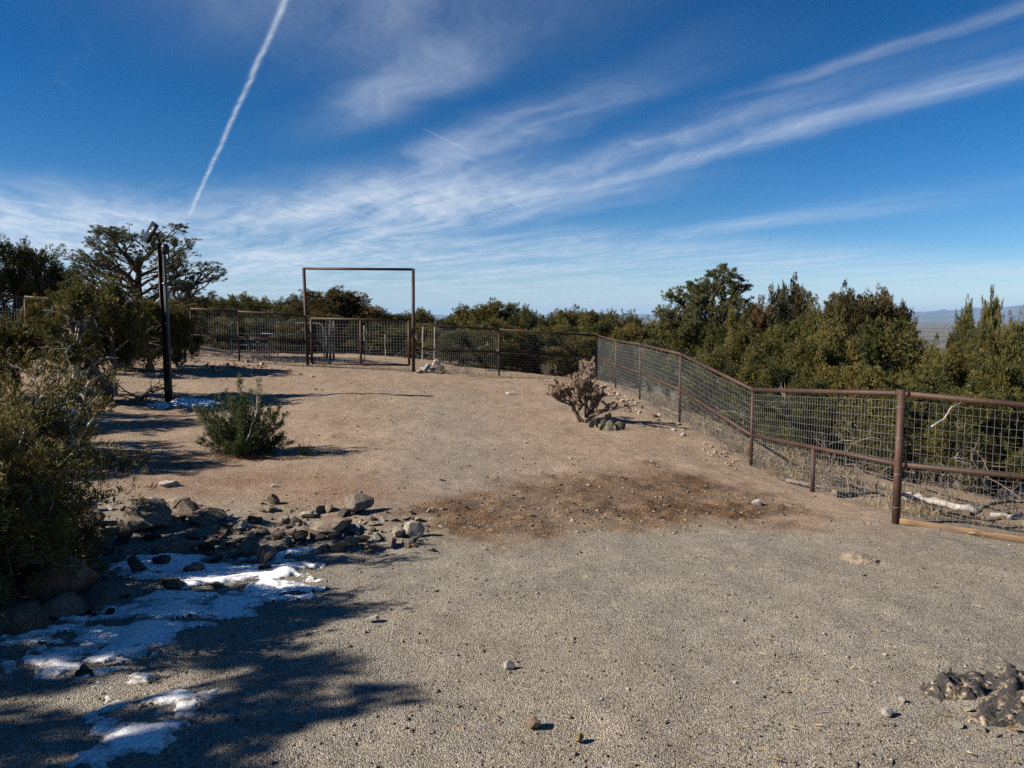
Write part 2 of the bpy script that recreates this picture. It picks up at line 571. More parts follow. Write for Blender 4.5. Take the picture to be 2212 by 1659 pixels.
def mat_ground():
    m, nt, b = new_mat('ground_soil')
    pos = objcoord(nt)
    zn = attr(nt, 'zone')
    sep = nt.nodes.new('ShaderNodeSeparateColor')
    nt.links.new(zn.outputs['Color'], sep.inputs[0])
    brown, red, grav = (S(nt, sep.outputs[i]) for i in range(3))
    big = noise_tex(nt, pos, 0.7, 5.0, 0.6)
    mid = noise_tex(nt, pos, 5.0, 5.0, 0.65)
    grain = noise_tex(nt, pos, 95.0, 3.0, 0.7)
    vor = nt.nodes.new('ShaderNodeTexVoronoi')
    nt.links.new(pos, vor.inputs['Vector'])
    vor.inputs['Scale'].default_value = 120.0
    vs = nt.nodes.new('ShaderNodeSeparateColor')
    nt.links.new(vor.outputs['Color'], vs.inputs[0])
    cell = S(nt, vs.outputs[0])
    cell2 = S(nt, vs.outputs[1])
    vd = S(nt, vor.outputs['Distance'])
    vor2 = nt.nodes.new('ShaderNodeTexVoronoi')
    nt.links.new(pos, vor2.inputs['Vector'])
    vor2.inputs['Scale'].default_value = 26.0
    vs2 = nt.nodes.new('ShaderNodeSeparateColor')
    nt.links.new(vor2.outputs['Color'], vs2.inputs[0])
    cellb = S(nt, vs2.outputs[0])
    dirt = mixc(nt, big.ss(0.3, 0.7), (0.35, 0.245, 0.168), (0.43, 0.315, 0.225))
    gravel = mixc(nt, big.ss(0.3, 0.7), (0.262, 0.235, 0.195), (0.338, 0.294, 0.238))
    col = mixc(nt, grav, dirt, gravel)
    col = mixc(nt, red * 0.95, col, (0.23, 0.10, 0.055))
    brn = mixc(nt, mid.ss(0.35, 0.7), (0.080, 0.041, 0.020), (0.19, 0.100, 0.045))
    col = mixc(nt, (brown * (mid * 0.6 + 0.9)).clamp(), col, brn)
    # far plain: scrub and dark juniper over pale ground
    ln = nt.nodes.new('ShaderNodeVectorMath')
    ln.operation = 'LENGTH'
    nt.links.new(pos, ln.inputs[0])
    far = S(nt, ln.outputs['Value']).ss(60.0, 300.0)
    pn = noise_tex(nt, pos, 0.0011, 7.0, 0.66)
    plain = ramp(nt, pn, [(0.40, (0.035, 0.036, 0.024)), (0.52, (0.085, 0.072, 0.048)), (0.66, (0.19, 0.155, 0.11))])
    col = mixc(nt, far, col, plain)
    # patches of straw coloured litter, damp earth and bleached dust with shapes of their own
    pat = noise_tex(nt, pos, 1.7, 6.0, 0.7, 0.8)
    pat2 = noise_tex(nt, pos, 3.1, 6.0, 0.72, 1.0)
    pat3 = noise_tex(nt, pos, 0.33, 3.0, 0.5)
    col = mixc(nt, pat.ss(0.58, 0.72) * 0.7, col, (0.45, 0.36, 0.225))
    col = mixc(nt, pat2.ss(0.585, 0.72) * 0.62, col, (0.13, 0.098, 0.072))
    col = mixc(nt, pat3.ss(0.42, 0.62) * 0.30, col, (0.30, 0.235, 0.175))
    # single grains lighter and darker than the bed, crevice shade painted between them
    val = (cell * 0.95 + 0.54) * (vd.ss(0.0, 0.75, 1.12, 0.70)) * (grain.ss(0.25, 0.75, 0.70, 1.32)) * (mid.ss(0.3, 0.7, 0.88, 1.12))
    mul = nt.nodes.new('ShaderNodeVectorMath')
    mul.operation = 'SCALE'
    nt.links.new(col, mul.inputs[0])
    lk(nt, val, mul.inputs['Scale'])
    col = mul.outputs[0]
    col = mixc(nt, (cell2.ss(0.90, 0.97)) * 0.65, col, (0.50, 0.46, 0.38))
    col = mixc(nt, (cellb.ss(0.955, 0.99)) * mid.ss(0.45, 0.6) * 0.6, col, (0.46, 0.36, 0.2))
    nt.links.new(col, b.inputs['Base Color'])
    b.inputs['Roughness'].default_value = 0.95
    b.inputs['Specular IOR Level'].default_value = 0.15
    hgt = (cell * 0.6 - vd * 1.2) * 0.008 + grain * 0.007 + mid * 0.02
    bump(nt, b, hgt, 1.0, 1.0)
    return m


def mat_rock(name, c0, c1, c2, scale=6.0, spec=0.25):
    m, nt, b = new_mat(name)
    pos = objcoord(nt)
    rnd = objrand(nt)
    off = nt.nodes.new('ShaderNodeVectorMath')
    off.operation = 'ADD'
    nt.links.new(pos, off.inputs[0])
    lk(nt, comb(nt, rnd * 13.0, rnd * 7.0, rnd * 29.0), off.inputs[1])
    v = off.outputs[0]
    n1 = noise_tex(nt, v, scale * 0.5, 5.0, 0.6)
    n2 = noise_tex(nt, v, scale * 4, 5.0, 0.7)
    n3 = noise_tex(nt, v, scale * 18, 3.0, 0.7)
    c = ramp(nt, n1 * 0.7 + n2 * 0.3, [(0.3, c0), (0.52, c1), (0.72, c2)])
    vo = nt.nodes.new('ShaderNodeTexVoronoi')
    vo.feature = 'DISTANCE_TO_EDGE'
    vo.inputs['Scale'].default_value = scale * 0.55
    wv = nt.nodes.new('ShaderNodeVectorMath')
    wv.operation = 'ADD'
    nt.links.new(v, wv.inputs[0])
    lk(nt, comb(nt, (n2 - 0.5) * 0.5, (n1 - 0.5) * 0.9, (n2 - 0.5) * 0.4), wv.inputs[1])
    nt.links.new(wv.outputs[0], vo.inputs['Vector'])
    crack = S(nt, vo.outputs['Distance']).ss(0.0, 0.035)
    lich = noise_tex(nt, v, scale * 1.6, 6.0, 0.75, 0.4).ss(0.60, 0.68)
    c = mixc(nt, lich * 0.35, c, tuple(min(0.7, q * 1.25 + 0.06) for q in c2))
    val = n3.ss(0.25, 0.75, 0.72, 1.22) * (rnd * 0.55 + 0.72) * (crack * 0.45 + 0.55)
    mul = nt.nodes.new('ShaderNodeVectorMath'); mul.operation = 'SCALE'
    nt.links.new(c, mul.inputs[0]); lk(nt, val, mul.inputs['Scale'])
    nt.links.new(mul.outputs[0], b.inputs['Base Color'])
    b.inputs['Roughness'].default_value = 0.9
    b.inputs['Specular IOR Level'].default_value = spec
    bump(nt, b, n2 * 0.6 + n3 * 0.4 + crack * 0.35, 0.8, 0.05)
    return m


def mat_leaf(name, stops, trans=0.18, spec=0.2):
    m, nt, b = new_mat(name)
    tn = S(nt, attr(nt, 'tone').outputs['Fac'])
    rnd = objrand(nt)
    c = ramp(nt, (tn + (rnd - 0.5) * 0.42).clamp(), stops)
    nt.links.new(c, b.inputs['Base Color'])
    b.inputs['Roughness'].default_value = 0.62
    b.inputs['Specular IOR Level'].default_value = spec
    tr = nt.nodes.new('ShaderNodeBsdfTranslucent')
    nt.links.new(c, tr.inputs['Color'])
    mx = nt.nodes.new('ShaderNodeMixShader')
    mx.inputs[0].default_value = trans
    nt.links.new(b.outputs[0], mx.inputs[1])
    nt.links.new(tr.outputs[0], mx.inputs[2])
    nt.links.new(mx.outputs[0], nt.nodes['Material Output'].inputs['Surface'])
    return m


def mat_bark(name, c0, c1, scale=9.0):
    m, nt, b = new_mat(name)
    pos = objcoord(nt)
    mp = nt.nodes.new('ShaderNodeMapping')
    mp.inputs['Scale'].default_value = (1, 1, 0.25)
    nt.links.new(pos, mp.inputs['Vector'])
    n1 = noise_tex(nt, mp.outputs[0], scale, 5.0, 0.65, 0.6)
    n2 = noise_tex(nt, mp.outputs[0], scale * 5, 4.0, 0.7)
    c = ramp(nt, n1 * 0.6 + n2 * 0.4, [(0.32, c0), (0.68, c1)])
    nt.links.new(c, b.inputs['Base Color'])
    b.inputs['Roughness'].default_value = 0.9
    b.inputs['Specular IOR Level'].default_value = 0.2
    bump(nt, b, n1 * 0.5 + n2 * 0.5, 0.7, 0.02)
    return m


def mat_pipe():
    m, nt, b = new_mat('rusted_pipe')
    pos = objcoord(nt)
    n1 = noise_tex(nt, pos, 2.2, 5.0, 0.62)
    n2 = noise_tex(nt, pos, 38.0, 5.0, 0.7)
    mp = nt.nodes.new('ShaderNodeMapping')
    mp.inputs['Scale'].default_value = (9, 9, 0.8)
    nt.links.new(pos, mp.inputs['Vector'])
    n3 = noise_tex(nt, mp.outputs[0], 3.0, 4.0, 0.6)
    c = ramp(nt, n1 * 0.45 + n2 * 0.27 + n3 * 0.28, [(0.34, (0.022, 0.014, 0.011)), (0.47, (0.040, 0.022, 0.016)), (0.57, (0.062, 0.032, 0.022)), (0.68, (0.12, 0.058, 0.032))])
    nt.links.new(c, b.inputs['Base Color'])
    b.inputs['Metallic'].default_value = 0.0
    b.inputs['Roughness'].default_value = 0.6
    b.inputs['Specular IOR Level'].default_value = 0.3
    bump(nt, b, n2, 0.25, 0.004)
    return m


def mat_plain(name, c, rough=0.6, metal=0.0, var=0.25, scale=12.0, spec=0.4):
    m, nt, b = new_mat(name)
    pos = objcoord(nt)
    n1 = noise_tex(nt, pos, scale, 5.0, 0.65)
    d = tuple(x * (1 - var) for x in c)
    l = tuple(min(1, x * (1 + var)) for x in c)
    nt.links.new(ramp(nt, n1, [(0.3, d), (0.7, l)]), b.inputs['Base Color'])
    b.inputs['Roughness'].default_value = rough
    b.inputs['Metallic'].default_value = metal
    b.inputs['Specular IOR Level'].default_value = spec
    return m


def mat_snow():
    m, nt, b = new_mat('old_snow')
    pos = objcoord(nt)
    n1 = noise_tex(nt, pos, 9.0, 5.0, 0.6)
    n2 = noise_tex(nt, pos, 120.0, 3.0, 0.7)
    n3 = noise_tex(nt, pos, 40.0, 4.0, 0.7)
    tn = S(nt, attr(nt, 'tone').outputs['Fac'])
    c = mixc(nt, ((n3 + (tn * -0.42)).ss(0.22, 0.50) * 0.75 + n2.ss(0.68, 0.80) * 0.3).clamp(), (0.84, 0.83, 0.82), (0.30, 0.26, 0.21))
    nt.links.new(c, b.inputs['Base Color'])
    b.inputs['Roughness'].default_value = 0.6
    b.inputs['Subsurface Weight'].default_value = 0.15
    b.inputs['Subsurface Radius'].default_value = (0.02, 0.03, 0.04)
    bump(nt, b, n1 * 0.7 + n2 * 0.25 + n3 * 0.3, 0.6, 0.03)
    return m


def mat_wood():
    m, nt, b = new_mat('weathered_lumber')
    pos = objcoord(nt)
    mp = nt.nodes.new('ShaderNodeMapping')
    mp.inputs['Scale'].default_value = (1.2, 14, 30)
    nt.links.new(pos, mp.inputs['Vector'])
    n1 = noise_tex(nt, mp.outputs[0], 1.6, 6.0, 0.62, 1.2)
    n2 = noise_tex(nt, pos, 3.0, 3.0, 0.5)
    c = ramp(nt, n1 * 0.75 + n2 * 0.25, [(0.36, (0.045, 0.027, 0.015)), (0.45, (0.14, 0.085, 0.045)), (0.53, (0.22, 0.14, 0.078)), (0.60, (0.10, 0.062, 0.034)), (0.66, (0.20, 0.132, 0.08))])
    nt.links.new(c, b.inputs['Base Color'])
    b.inputs['Roughness'].default_value = 0.8
    bump(nt, b, n1, 0.35, 0.01)
    return m


def mat_far(name, c0, c1, scale):
    m, nt, b = new_mat(name)
    pos = objcoord(nt)
    n1 = noise_tex(nt, pos, scale, 6.0, 0.6)
    nt.links.new(ramp(nt, n1, [(0.38, c0), (0.62, c1)]), b.inputs['Base Color'])
    b.inputs['Roughness'].default_value = 1.0
    b.inputs['Specular IOR Level'].default_value = 0.0
    return m


M = {}
M['ground'] = mat_ground()
M['tan'] = mat_rock('tan_stone', (0.17, 0.125, 0.09), (0.30, 0.235, 0.175), (0.42, 0.35, 0.27))
M['pale'] = mat_rock('pale_stone', (0.36, 0.30, 0.23), (0.52, 0.45, 0.37), (0.66, 0.60, 0.52), 8.0)
M['grey'] = mat_rock('grey_stone', (0.135, 0.108, 0.083), (0.24, 0.196, 0.152), (0.35, 0.295, 0.23))
M['dark'] = mat_rock('dark_stone', (0.040, 0.034, 0.030), (0.080, 0.066, 0.055), (0.15, 0.12, 0.095))
M['red'] = mat_rock('red_stone', (0.22, 0.10, 0.06), (0.36, 0.19, 0.12), (0.48, 0.31, 0.21))
M['white'] = mat_rock('white_stone', (0.50, 0.44, 0.36), (0.66, 0.60, 0.52), (0.78, 0.73, 0.65), 8.0)
M['pink'] = mat_rock('pinkish_stone', (0.34, 0.22, 0.15), (0.50, 0.36, 0.26), (0.60, 0.47, 0.36), 8.0)
M['ochre'] = mat_rock('ochre_stone', (0.22, 0.14, 0.05), (0.36, 0.25, 0.11), (0.48, 0.37, 0.20))
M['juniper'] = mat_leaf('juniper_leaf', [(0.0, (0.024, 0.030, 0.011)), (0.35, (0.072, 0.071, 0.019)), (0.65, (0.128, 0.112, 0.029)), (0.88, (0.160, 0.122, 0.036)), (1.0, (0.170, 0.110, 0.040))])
M['juniper_red'] = mat_leaf('juniper_leaf_winter_brown', [(0.0, (0.028, 0.028, 0.012)), (0.4, (0.066, 0.056, 0.020)), (0.75, (0.11, 0.074, 0.028)), (1.0, (0.135, 0.078, 0.033))])
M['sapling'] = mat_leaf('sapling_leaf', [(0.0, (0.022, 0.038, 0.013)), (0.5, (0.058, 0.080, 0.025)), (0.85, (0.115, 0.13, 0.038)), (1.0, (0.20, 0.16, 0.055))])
M['pine'] = mat_leaf('pine_needle', [(0.0, (0.040, 0.050, 0.020)), (0.5, (0.085, 0.093, 0.034)), (1.0, (0.15, 0.14, 0.055))])
M['bark'] = mat_bark('juniper_bark', (0.075, 0.055, 0.042), (0.20, 0.165, 0.135))
M['palebark'] = mat_bark('bleached_bark', (0.16, 0.14, 0.12), (0.52, 0.48, 0.43), 12.0)
M['darkbark'] = mat_bark('pine_bark', (0.030, 0.022, 0.018), (0.085, 0.062, 0.048))
M['dead'] = mat_bark('dead_wood', (0.17, 0.15, 0.13), (0.46, 0.42, 0.37), 10.0)
M['twig'] = mat_bark('dry_twig', (0.09, 0.07, 0.055), (0.22, 0.18, 0.145), 14.0)
M['straw'] = mat_leaf('dry_grass', [(0.0, (0.14, 0.10, 0.06)), (0.5, (0.27, 0.21, 0.13)), (1.0, (0.40, 0.33, 0.21))], 0.2)
M['pipe'] = mat_pipe()
M['wire'] = mat_plain('galvanised_wire', (0.30, 0.31, 0.31), 0.5, 0.55, 0.15, 30.0)
M['gate_steel'] = mat_plain('grey_gate_tube', (0.11, 0.12, 0.12), 0.5, 0.3, 0.25, 8.0)
M['white_post'] = mat_plain('pale_stake', (0.30, 0.28, 0.25), 0.7, 0.0, 0.25, 10.0)
M['greywood'] = mat_bark('grey_board', (0.05, 0.045, 0.042), (0.12, 0.11, 0.10), 8.0)
M['black'] = mat_plain('black_paint', (0.016, 0.014, 0.013), 0.42, 0.2, 0.4, 6.0)
M['panel'] = mat_plain('solar_cells', (0.020, 0.022, 0.028), 0.25, 0.0, 0.2, 3.0, 0.6)
M['lens'] = mat_plain('lamp_lens', (0.13, 0.13, 0.125), 0.3, 0.0, 0.1, 3.0)
M['steel'] = mat_plain('bare_steel', (0.20, 0.20, 0.20), 0.4, 0.8, 0.2, 9.0)
M['rustbeam'] = mat_plain('dark_rust_beam', (0.028, 0.020, 0.017), 0.5, 0.2, 0.5, 5.0)
M['concrete'] = mat_plain('concrete_block', (0.22, 0.205, 0.19), 0.9, 0.0, 0.3, 14.0, 0.2)
M['snow'] = mat_snow()
M['wood'] = mat_wood()
M['cholla'] = mat_plain('cholla_stem', (0.19, 0.155, 0.105), 0.8, 0.0, 0.4, 16.0, 0.2)
M['cholla_wood'] = mat_bark('cholla_wood', (0.08, 0.058, 0.042), (0.20, 0.155, 0.115))
M['spine'] = mat_leaf('cholla_spine', [(0.0, (0.21, 0.13, 0.10)), (1.0, (0.50, 0.365, 0.29))], 0.3)
M['pear'] = mat_plain('prickly_pear_pad', (0.105, 0.105, 0.072), 0.8, 0.0, 0.45, 30.0, 0.15)
M['mountain'] = mat_far('mountain_forest', (0.035, 0.04, 0.035), (0.11, 0.10, 0.085), 0.0006)
M['dung'] = mat_plain('dark_clod', (0.045, 0.030, 0.020), 0.95, 0.0, 0.4, 40.0, 0.1)

# ------------------------------------------------------------------ ground sheet
def axis_pts(lo, hi, step, grow, far):
    mid = list(np.arange(lo, hi + 1e-6, step))
    up, s = [mid[-1]], step
    while up[-1] < far:
        s *= grow
        up.append(up[-1] + s)
    dn, s = [mid[0]], step
    while dn[-1] > -far:
        s *= grow
        dn.append(dn[-1] - s)
    return np.array(dn[:0:-1] + mid + up[1:])


def build_ground():
    xs = axis_pts(-6.0, 6.0, 0.064, 1.085, 60000)
    ys, s = [3.0], 0.036
    while ys[-1] < 60000:
        s *= 1.0048 if ys[-1] < 40 else 1.1
        ys.append(ys[-1] + s)
    dn, s = [3.0], 0.05
    while dn[-1] > -400:
        s *= 1.12
        dn.append(dn[-1] - s)
    ys = np.array(dn[:0:-1] + ys)
    X, Y = np.meshgrid(xs, ys)
    sh = X.shape
    x, y = X.ravel(), Y.ravel()
    z = H(x, y)
    ny, nx = sh
    i = np.arange(ny - 1)[:, None] * nx
    j = np.arange(nx - 1)[None, :]
    q = np.stack([i + j, i + j + 1, i + nx + j + 1, i + nx + j], -1).reshape(-1, 4)
    mb = MB()
    mb.add(np.stack([x, y, z], 1), q)
    me = mb.mesh('ground', M['ground'], smooth=True)
    br, rd, gv = zones(x, y)
    k = sstep(60, 30, np.hypot(x, y))
    at = me.attributes.new('zone', 'FLOAT_COLOR', 'POINT')
    at.data.foreach_set('color', np.stack([br * k, rd * k, gv * k, np.ones_like(br)], 1).astype(np.float32).ravel())
    o = obj('ground', me)
    tag(o, kind='structure')
    return o


build_ground()


def build_mountains():
    mb = MB()
    az = np.radians(np.arange(-60, 66, 0.12))
    rows = []
    prof = 90 + 70 * fbm2(az * 14, az * 0, 3, 4) + 360 * sstep(0.40, 0.56, az) + 190 * (fbm2(az * 22, az * 0 + 4, 8, 5) - 0.5) * (0.3 + sstep(0.4, 0.55, az))
    nr = 9
    for k in range(nr):
        t = k / (nr - 1)
        r = 36000 + t * 14000
        rid = 0.75 + 0.5 * fbm2(az * 60 + k * 3.1, az * 0 + k, 21, 3)
        h = -165 + (prof + 165) * math.sin(t * math.pi / 2) ** 1.3 * (rid if 0 < k < nr - 1 else 1)
        rows.append(np.stack([np.sin(az) * r, np.cos(az) * r, h], 1))
    n = len(az)
    V = np.concatenate(rows)
    i = np.arange(nr - 1)[:, None] * n
    j = np.arange(n - 1)[None, :]
    mb.add(V, np.stack([i + j, i + j + 1, i + n + j + 1, i + n + j], -1).reshape(-1, 4))
    o = obj('mountains', mb.mesh('mountains', M['mountain'], smooth=True))
    tag(o, kind='structure')


build_mountains()

# ------------------------------------------------------------------ foliage
def sprigs(mb, C, Dn, size, nf, rng, spread=0.55, width=0.17, tone=None, reach=0.25):
    """each sprig: nf narrow pointed scales fanning about a direction"""
    n = len(C)
    if n == 0:
        return
    size = np.broadcast_to(size, (n,))
    D = np.repeat(Dn, nf, 0) + rng.normal(0, spread, (n * nf, 3))
    D /= np.linalg.norm(D, axis=1)[:, None] + 1e-9
    sz = np.repeat(size, nf) * rng.uniform(0.6, 1.25, n * nf)
    B = np.repeat(C, nf, 0) + rng.normal(0, 1, (n * nf, 3)) * (np.repeat(size, nf) * reach)[:, None]
    Sd = np.cross(D, rng.normal(0, 1, (n * nf, 3)))
    Sd /= np.linalg.norm(Sd, axis=1)[:, None] + 1e-9
    w = (sz * width)[:, None]
    Mi = B + D * (sz * 0.45)[:, None]
    V = np.stack([B, Mi + Sd * w, B + D * sz[:, None], Mi - Sd * w], 1).reshape(-1, 3)
    q = np.arange(n * nf * 4).reshape(-1, 4)
    tn = np.repeat(tone if tone is not None else rng.uniform(0, 1, n), nf) + rng.normal(0, 0.10, n * nf)
    mb.add(V, q, None, np.repeat(np.clip(tn, 0, 1), 4))


def curve(a, b, sag, k, rng, wob=0.04):
    t = np.linspace(0, 1, k)[:, None]
    a, b = np.asarray(a, float), np.asarray(b, float)
    L = np.linalg.norm(b - a)
    mid = (a + b) / 2 + np.array([0, 0, sag * L]) + rng.normal(0, wob * L, 3)
    p = (1 - t) ** 2 * a + 2 * t * (1 - t) * mid + t * t * b
    p[1:-1] += rng.normal(0, wob * L * 0.35, (k - 2, 3))
    return p


def dead_twigs(mb, base, direc, L, rng, depth=3, r0=0.012):
    d = np.asarray(direc, float); d = d / np.linalg.norm(d)
    k = 5
    pts = [np.asarray(base, float)]
    for i in range(k):
        d = d + rng.normal(0, 0.22, 3); d /= np.linalg.norm(d)
        pts.append(pts[-1] + d * L / k)
    tube(mb, pts, np.linspace(r0, r0 * 0.35, k + 1), 4, cap=False)
    if depth > 0:
        for i in range(2, k + 1):
            if rng.rand() < 0.75:
                e = d + rng.normal(0, 0.7, 3)
                dead_twigs(mb, pts[i], e, L * rng.uniform(0.35, 0.6), rng, depth - 1, r0 * 0.6)


def juniper_meshes(seed, Hh, R, nclump=70, per=95, size=0.10, nf=6, leaf='juniper', bark='bark', spire=0.3, bare=0.10, stems=3, dead=3, lean=(0, 0), brown=0.25, cl=(0.15, 0.30), shell=0.45, shoots=2):
    rng = RS(seed)
    tr, cr, dd = MB(), MB(), MB()
    tops = []
    for k in range(stems):
        a = rng.uniform(0, 2 * math.pi)
        e = np.array([math.cos(a) * R * 0.35 + lean[0], math.sin(a) * R * 0.35 + lean[1], Hh * rng.uniform(0.6, 0.85)])
        p = curve((math.cos(a) * 0.05 * R, math.sin(a) * 0.05 * R, -0.15), e, -0.05, 9, rng, 0.07)
        tube(tr, p, np.linspace(0.06 * R + 0.02, 0.012, 9), 7, jitter=0.12, rng=rng)
        tops.append(p)
    allp = np.concatenate(tops)
    for c in range(nclump):
        isp = rng.rand() < spire
        t = rng.uniform(0.02, 1.0) ** 0.85
        rr = R * (math.sqrt(max(0.02, 1 - ((t - 0.36) / 0.66) ** 2)) if t > 0.36 else 0.72 + 0.28 * t / 0.36)
        a = rng.uniform(0, 2 * math.pi)
        q = rr * (rng.uniform(0.62, 0.98) if rng.rand() < 0.8 else rng.uniform(0.1, 0.6))
        lump = 0.80 + 0.42 * math.sin(a * 2 + seed) * math.sin(a * 3 + seed * 1.7)
        c0 = np.array([math.cos(a) * q * lump + lean[0] * t, math.sin(a) * q * lump + lean[1] * t, Hh * (bare + (0.93 - bare) * t)])
        cr_r = R * rng.uniform(*cl)
        cz = cr_r * (rng.uniform(1.25, 1.8) if isp else rng.uniform(0.85, 1.25))
        if isp:
            cr_r *= 0.75
        n = int(per * rng.uniform(0.6, 1.4))
        d = rng.normal(0, 1, (n, 3)); d /= np.linalg.norm(d, axis=1)[:, None]
        rad = rng.uniform(0.35, 1.0, n) ** shell
        prof = np.ones(n)
        pos = d * rad[:, None] * np.array([cr_r, cr_r, cz])
        hh = pos[:, 2] / cz
        pos[:, :2] *= np.clip(1.0 - (0.60 if isp else 0.25) * hh, 0.05, 1.5)[:, None]
        out = np.array([math.cos(a), math.sin(a), 0.0])
        keep = rng.rand(n) < np.where(d @ out > -0.45, 1.0, 0.45)
        pos, d = pos[keep], d[keep]
        up = np.array([0, 0, 1.0])
        dn = d * 0.55 + up * (1.0 if isp else 0.7) + out * 0.25
        dn /= np.linalg.norm(dn, axis=1)[:, None]
        base_t = np.clip(rng.normal(0.42 + brown * (0.6 if rng.rand() < brown else 0), 0.19), 0, 1)
        sprigs(cr, c0 + pos, dn, size * rng.uniform(0.8, 1.2), nf, rng, 0.38, 0.125, np.clip(base_t + rng.normal(0, 0.14, len(pos)), 0, 1))
        m = 26                                           # larger leaves added inside the clump to block light, toned dark as its shade
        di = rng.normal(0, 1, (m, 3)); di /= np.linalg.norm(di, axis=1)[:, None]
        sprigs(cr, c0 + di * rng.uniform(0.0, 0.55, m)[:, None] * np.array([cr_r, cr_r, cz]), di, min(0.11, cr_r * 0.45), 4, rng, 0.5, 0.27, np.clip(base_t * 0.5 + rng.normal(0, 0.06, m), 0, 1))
        for _ in range(shoots):
            a2 = out * rng.uniform(0.1, 0.9) + rng.normal(0, 0.45, 3) + up * rng.uniform(0.2, 1.1)
            a2 /= np.linalg.norm(a2)
            Ls = rng.uniform(0.10, 0.28) * (R / 1.5) ** 0.5
            p0 = c0 + a2 * np.array([cr_r, cr_r, cz]) * 0.8
            m = int(9 + Ls * 44)
            tt = rng.uniform(0, 1, m)
            Cs = p0 + a2 * (tt * Ls)[:, None] + rng.normal(0, 1, (m, 3)) * (0.042 * (1.15 - tt))[:, None]
            ds = a2 + rng.normal(0, 0.35, (m, 3)); ds /= np.linalg.norm(ds, axis=1)[:, None]
            sprigs(cr, Cs, ds, size * 0.9, nf, rng, 0.40, 0.14, np.clip(base_t + 0.1 * tt + rng.normal(0, 0.12, m), 0, 1))
        dist = np.linalg.norm(allp - c0 * np.array([0.3, 0.3, 0.75]), axis=1)
        s0 = allp[np.argmin(dist)]
        tube(tr, curve(s0, c0, -0.10, 6, rng, 0.06), np.linspace(0.016 * R + 0.006, 0.004, 6), 4, cap=False)
    for k in range(dead):
        a = rng.uniform(0, 2 * math.pi)
        z = Hh * rng.uniform(0.12, 0.6)
        p0 = np.array([math.cos(a) * R * 0.55, math.sin(a) * R * 0.55, z])
        dead_twigs(dd, p0, (math.cos(a), math.sin(a), rng.uniform(-0.2, 0.6)), R * rng.uniform(0.4, 0.7), rng, 2, 0.012)
    V = np.concatenate(cr.v)
    Hh, R = np.percentile(V[:, 2], 97.5), np.percentile(np.hypot(V[:, 0], V[:, 1]), 95)
    parts = [('trunk', tr.mesh('trunk', M[bark], True)), ('crown', cr.mesh('crown', M[leaf], False, True))]
    if dead:
        parts.append(('dead_twigs', dd.mesh('dead_twigs', M['dead'], True)))
    return parts, Hh, R


def pinyon_meshes(seed, Hh, R, umbrella=True, nmain=16, tuft=0.085, nn=34, low=0.3, bark='darkbark', nb=(6, 4, 3)):
    rng = RS(seed)
    tr, cr = MB(), MB()
    trunk = curve((0, 0, -0.2), (rng.normal(0, 0.05 * R), rng.normal(0, 0.05 * R), Hh * 0.86), 0, 12, rng, 0.015)
    tube(tr, trunk, np.linspace(0.045 * Hh, 0.010 * Hh, 12), 8, jitter=0.1, rng=rng)
    tips, dirs = [], []

    def grow(p0, d, L, r, lev):
        k = 6
        pts = [np.array(p0)]
        d = np.array(d) / np.linalg.norm(d)
        for i in range(k):
            d = d + rng.normal(0, 0.10, 3) + np.array([0, 0, 0.045])
            d /= np.linalg.norm(d)
            pts.append(pts[-1] + d * L / k)
        tube(tr, pts, np.linspace(r, r * 0.45, k + 1), 5 if lev < 2 else 3, cap=False)
        if lev >= 3:
            tips.append(pts[-1]); dirs.append(d)
            if rng.rand() < 0.6:
                tips.append(pts[-2]); dirs.append(d)
            return
        for j in range(nb[lev]):
            i = rng.randint(2, k + 1)
            side = np.cross(d, rng.normal(0, 1, 3)); side /= np.linalg.norm(side)
            e = d * rng.uniform(0.5, 1.0) + side * rng.uniform(0.5, 0.9) * np.array([1, 1, 0.85]) + np.array([0, 0, 0.12])
            grow(pts[i], e, L * (0.46, 0.5, 0.5)[lev] * rng.uniform(0.7, 1.2), r * 0.5, lev + 1)
        grow(pts[-1], d, L * 0.35, r * 0.45, min(lev + 1, 3))

    for m in range(nmain):
        t = low + (0.98 - low) * (m + rng.uniform(0, 1)) / nmain
        i = min(11, int(t * 11))
        p0 = trunk[i] + (trunk[min(i + 1, 11)] - trunk[i]) * (t * 11 - i)
        a = m * 2.4 + rng.uniform(-0.4, 0.4)
        if umbrella:
            L = R * (0.74 - 0.34 * t) * rng.uniform(0.88, 1.1)
            el = 0.15 + 0.9 * t
        else:
            L = R * (0.74 - 0.36 * t) * rng.uniform(0.85, 1.15)
            el = 0.10 + 0.95 * t
        grow(p0, (math.cos(a), math.sin(a), el), L, 0.020 * Hh * (1 - 0.5 * t), 0)
    T = np.array(tips); Dd = np.array(dirs)
    tn = np.clip(rng.normal(0.5, 0.2, len(T)), 0, 1)
    sprigs(cr, T, Dd, tuft * rng.uniform(0.8, 1.25, len(T)), nn, rng, 0.62, 0.085, tn, 0.18)
    V = np.concatenate(cr.v)
    Hh, R = np.percentile(V[:, 2], 99.8), np.percentile(np.hypot(V[:, 0], V[:, 1]), 97)
    return [('trunk', tr.mesh('trunk', M[bark], True)), ('crown', cr.mesh('crown', M['pine'], False, True))], Hh, R


def put_tree(name, parts, loc, sc, rz, label, cat, group=None, crown_mat=None):
    root = empty(name, loc, label, cat, group, rz)
    root.scale = sc
    for nm, me in parts:
        o = obj(nm, me, root)
        if nm in ('dead_twigs', 'crown'):
            o['kind'] = 'stuff'
        if crown_mat and nm == 'crown':
            o.material_slots[0].link = 'OBJECT'
            o.material_slots[0].material = crown_mat
    return root


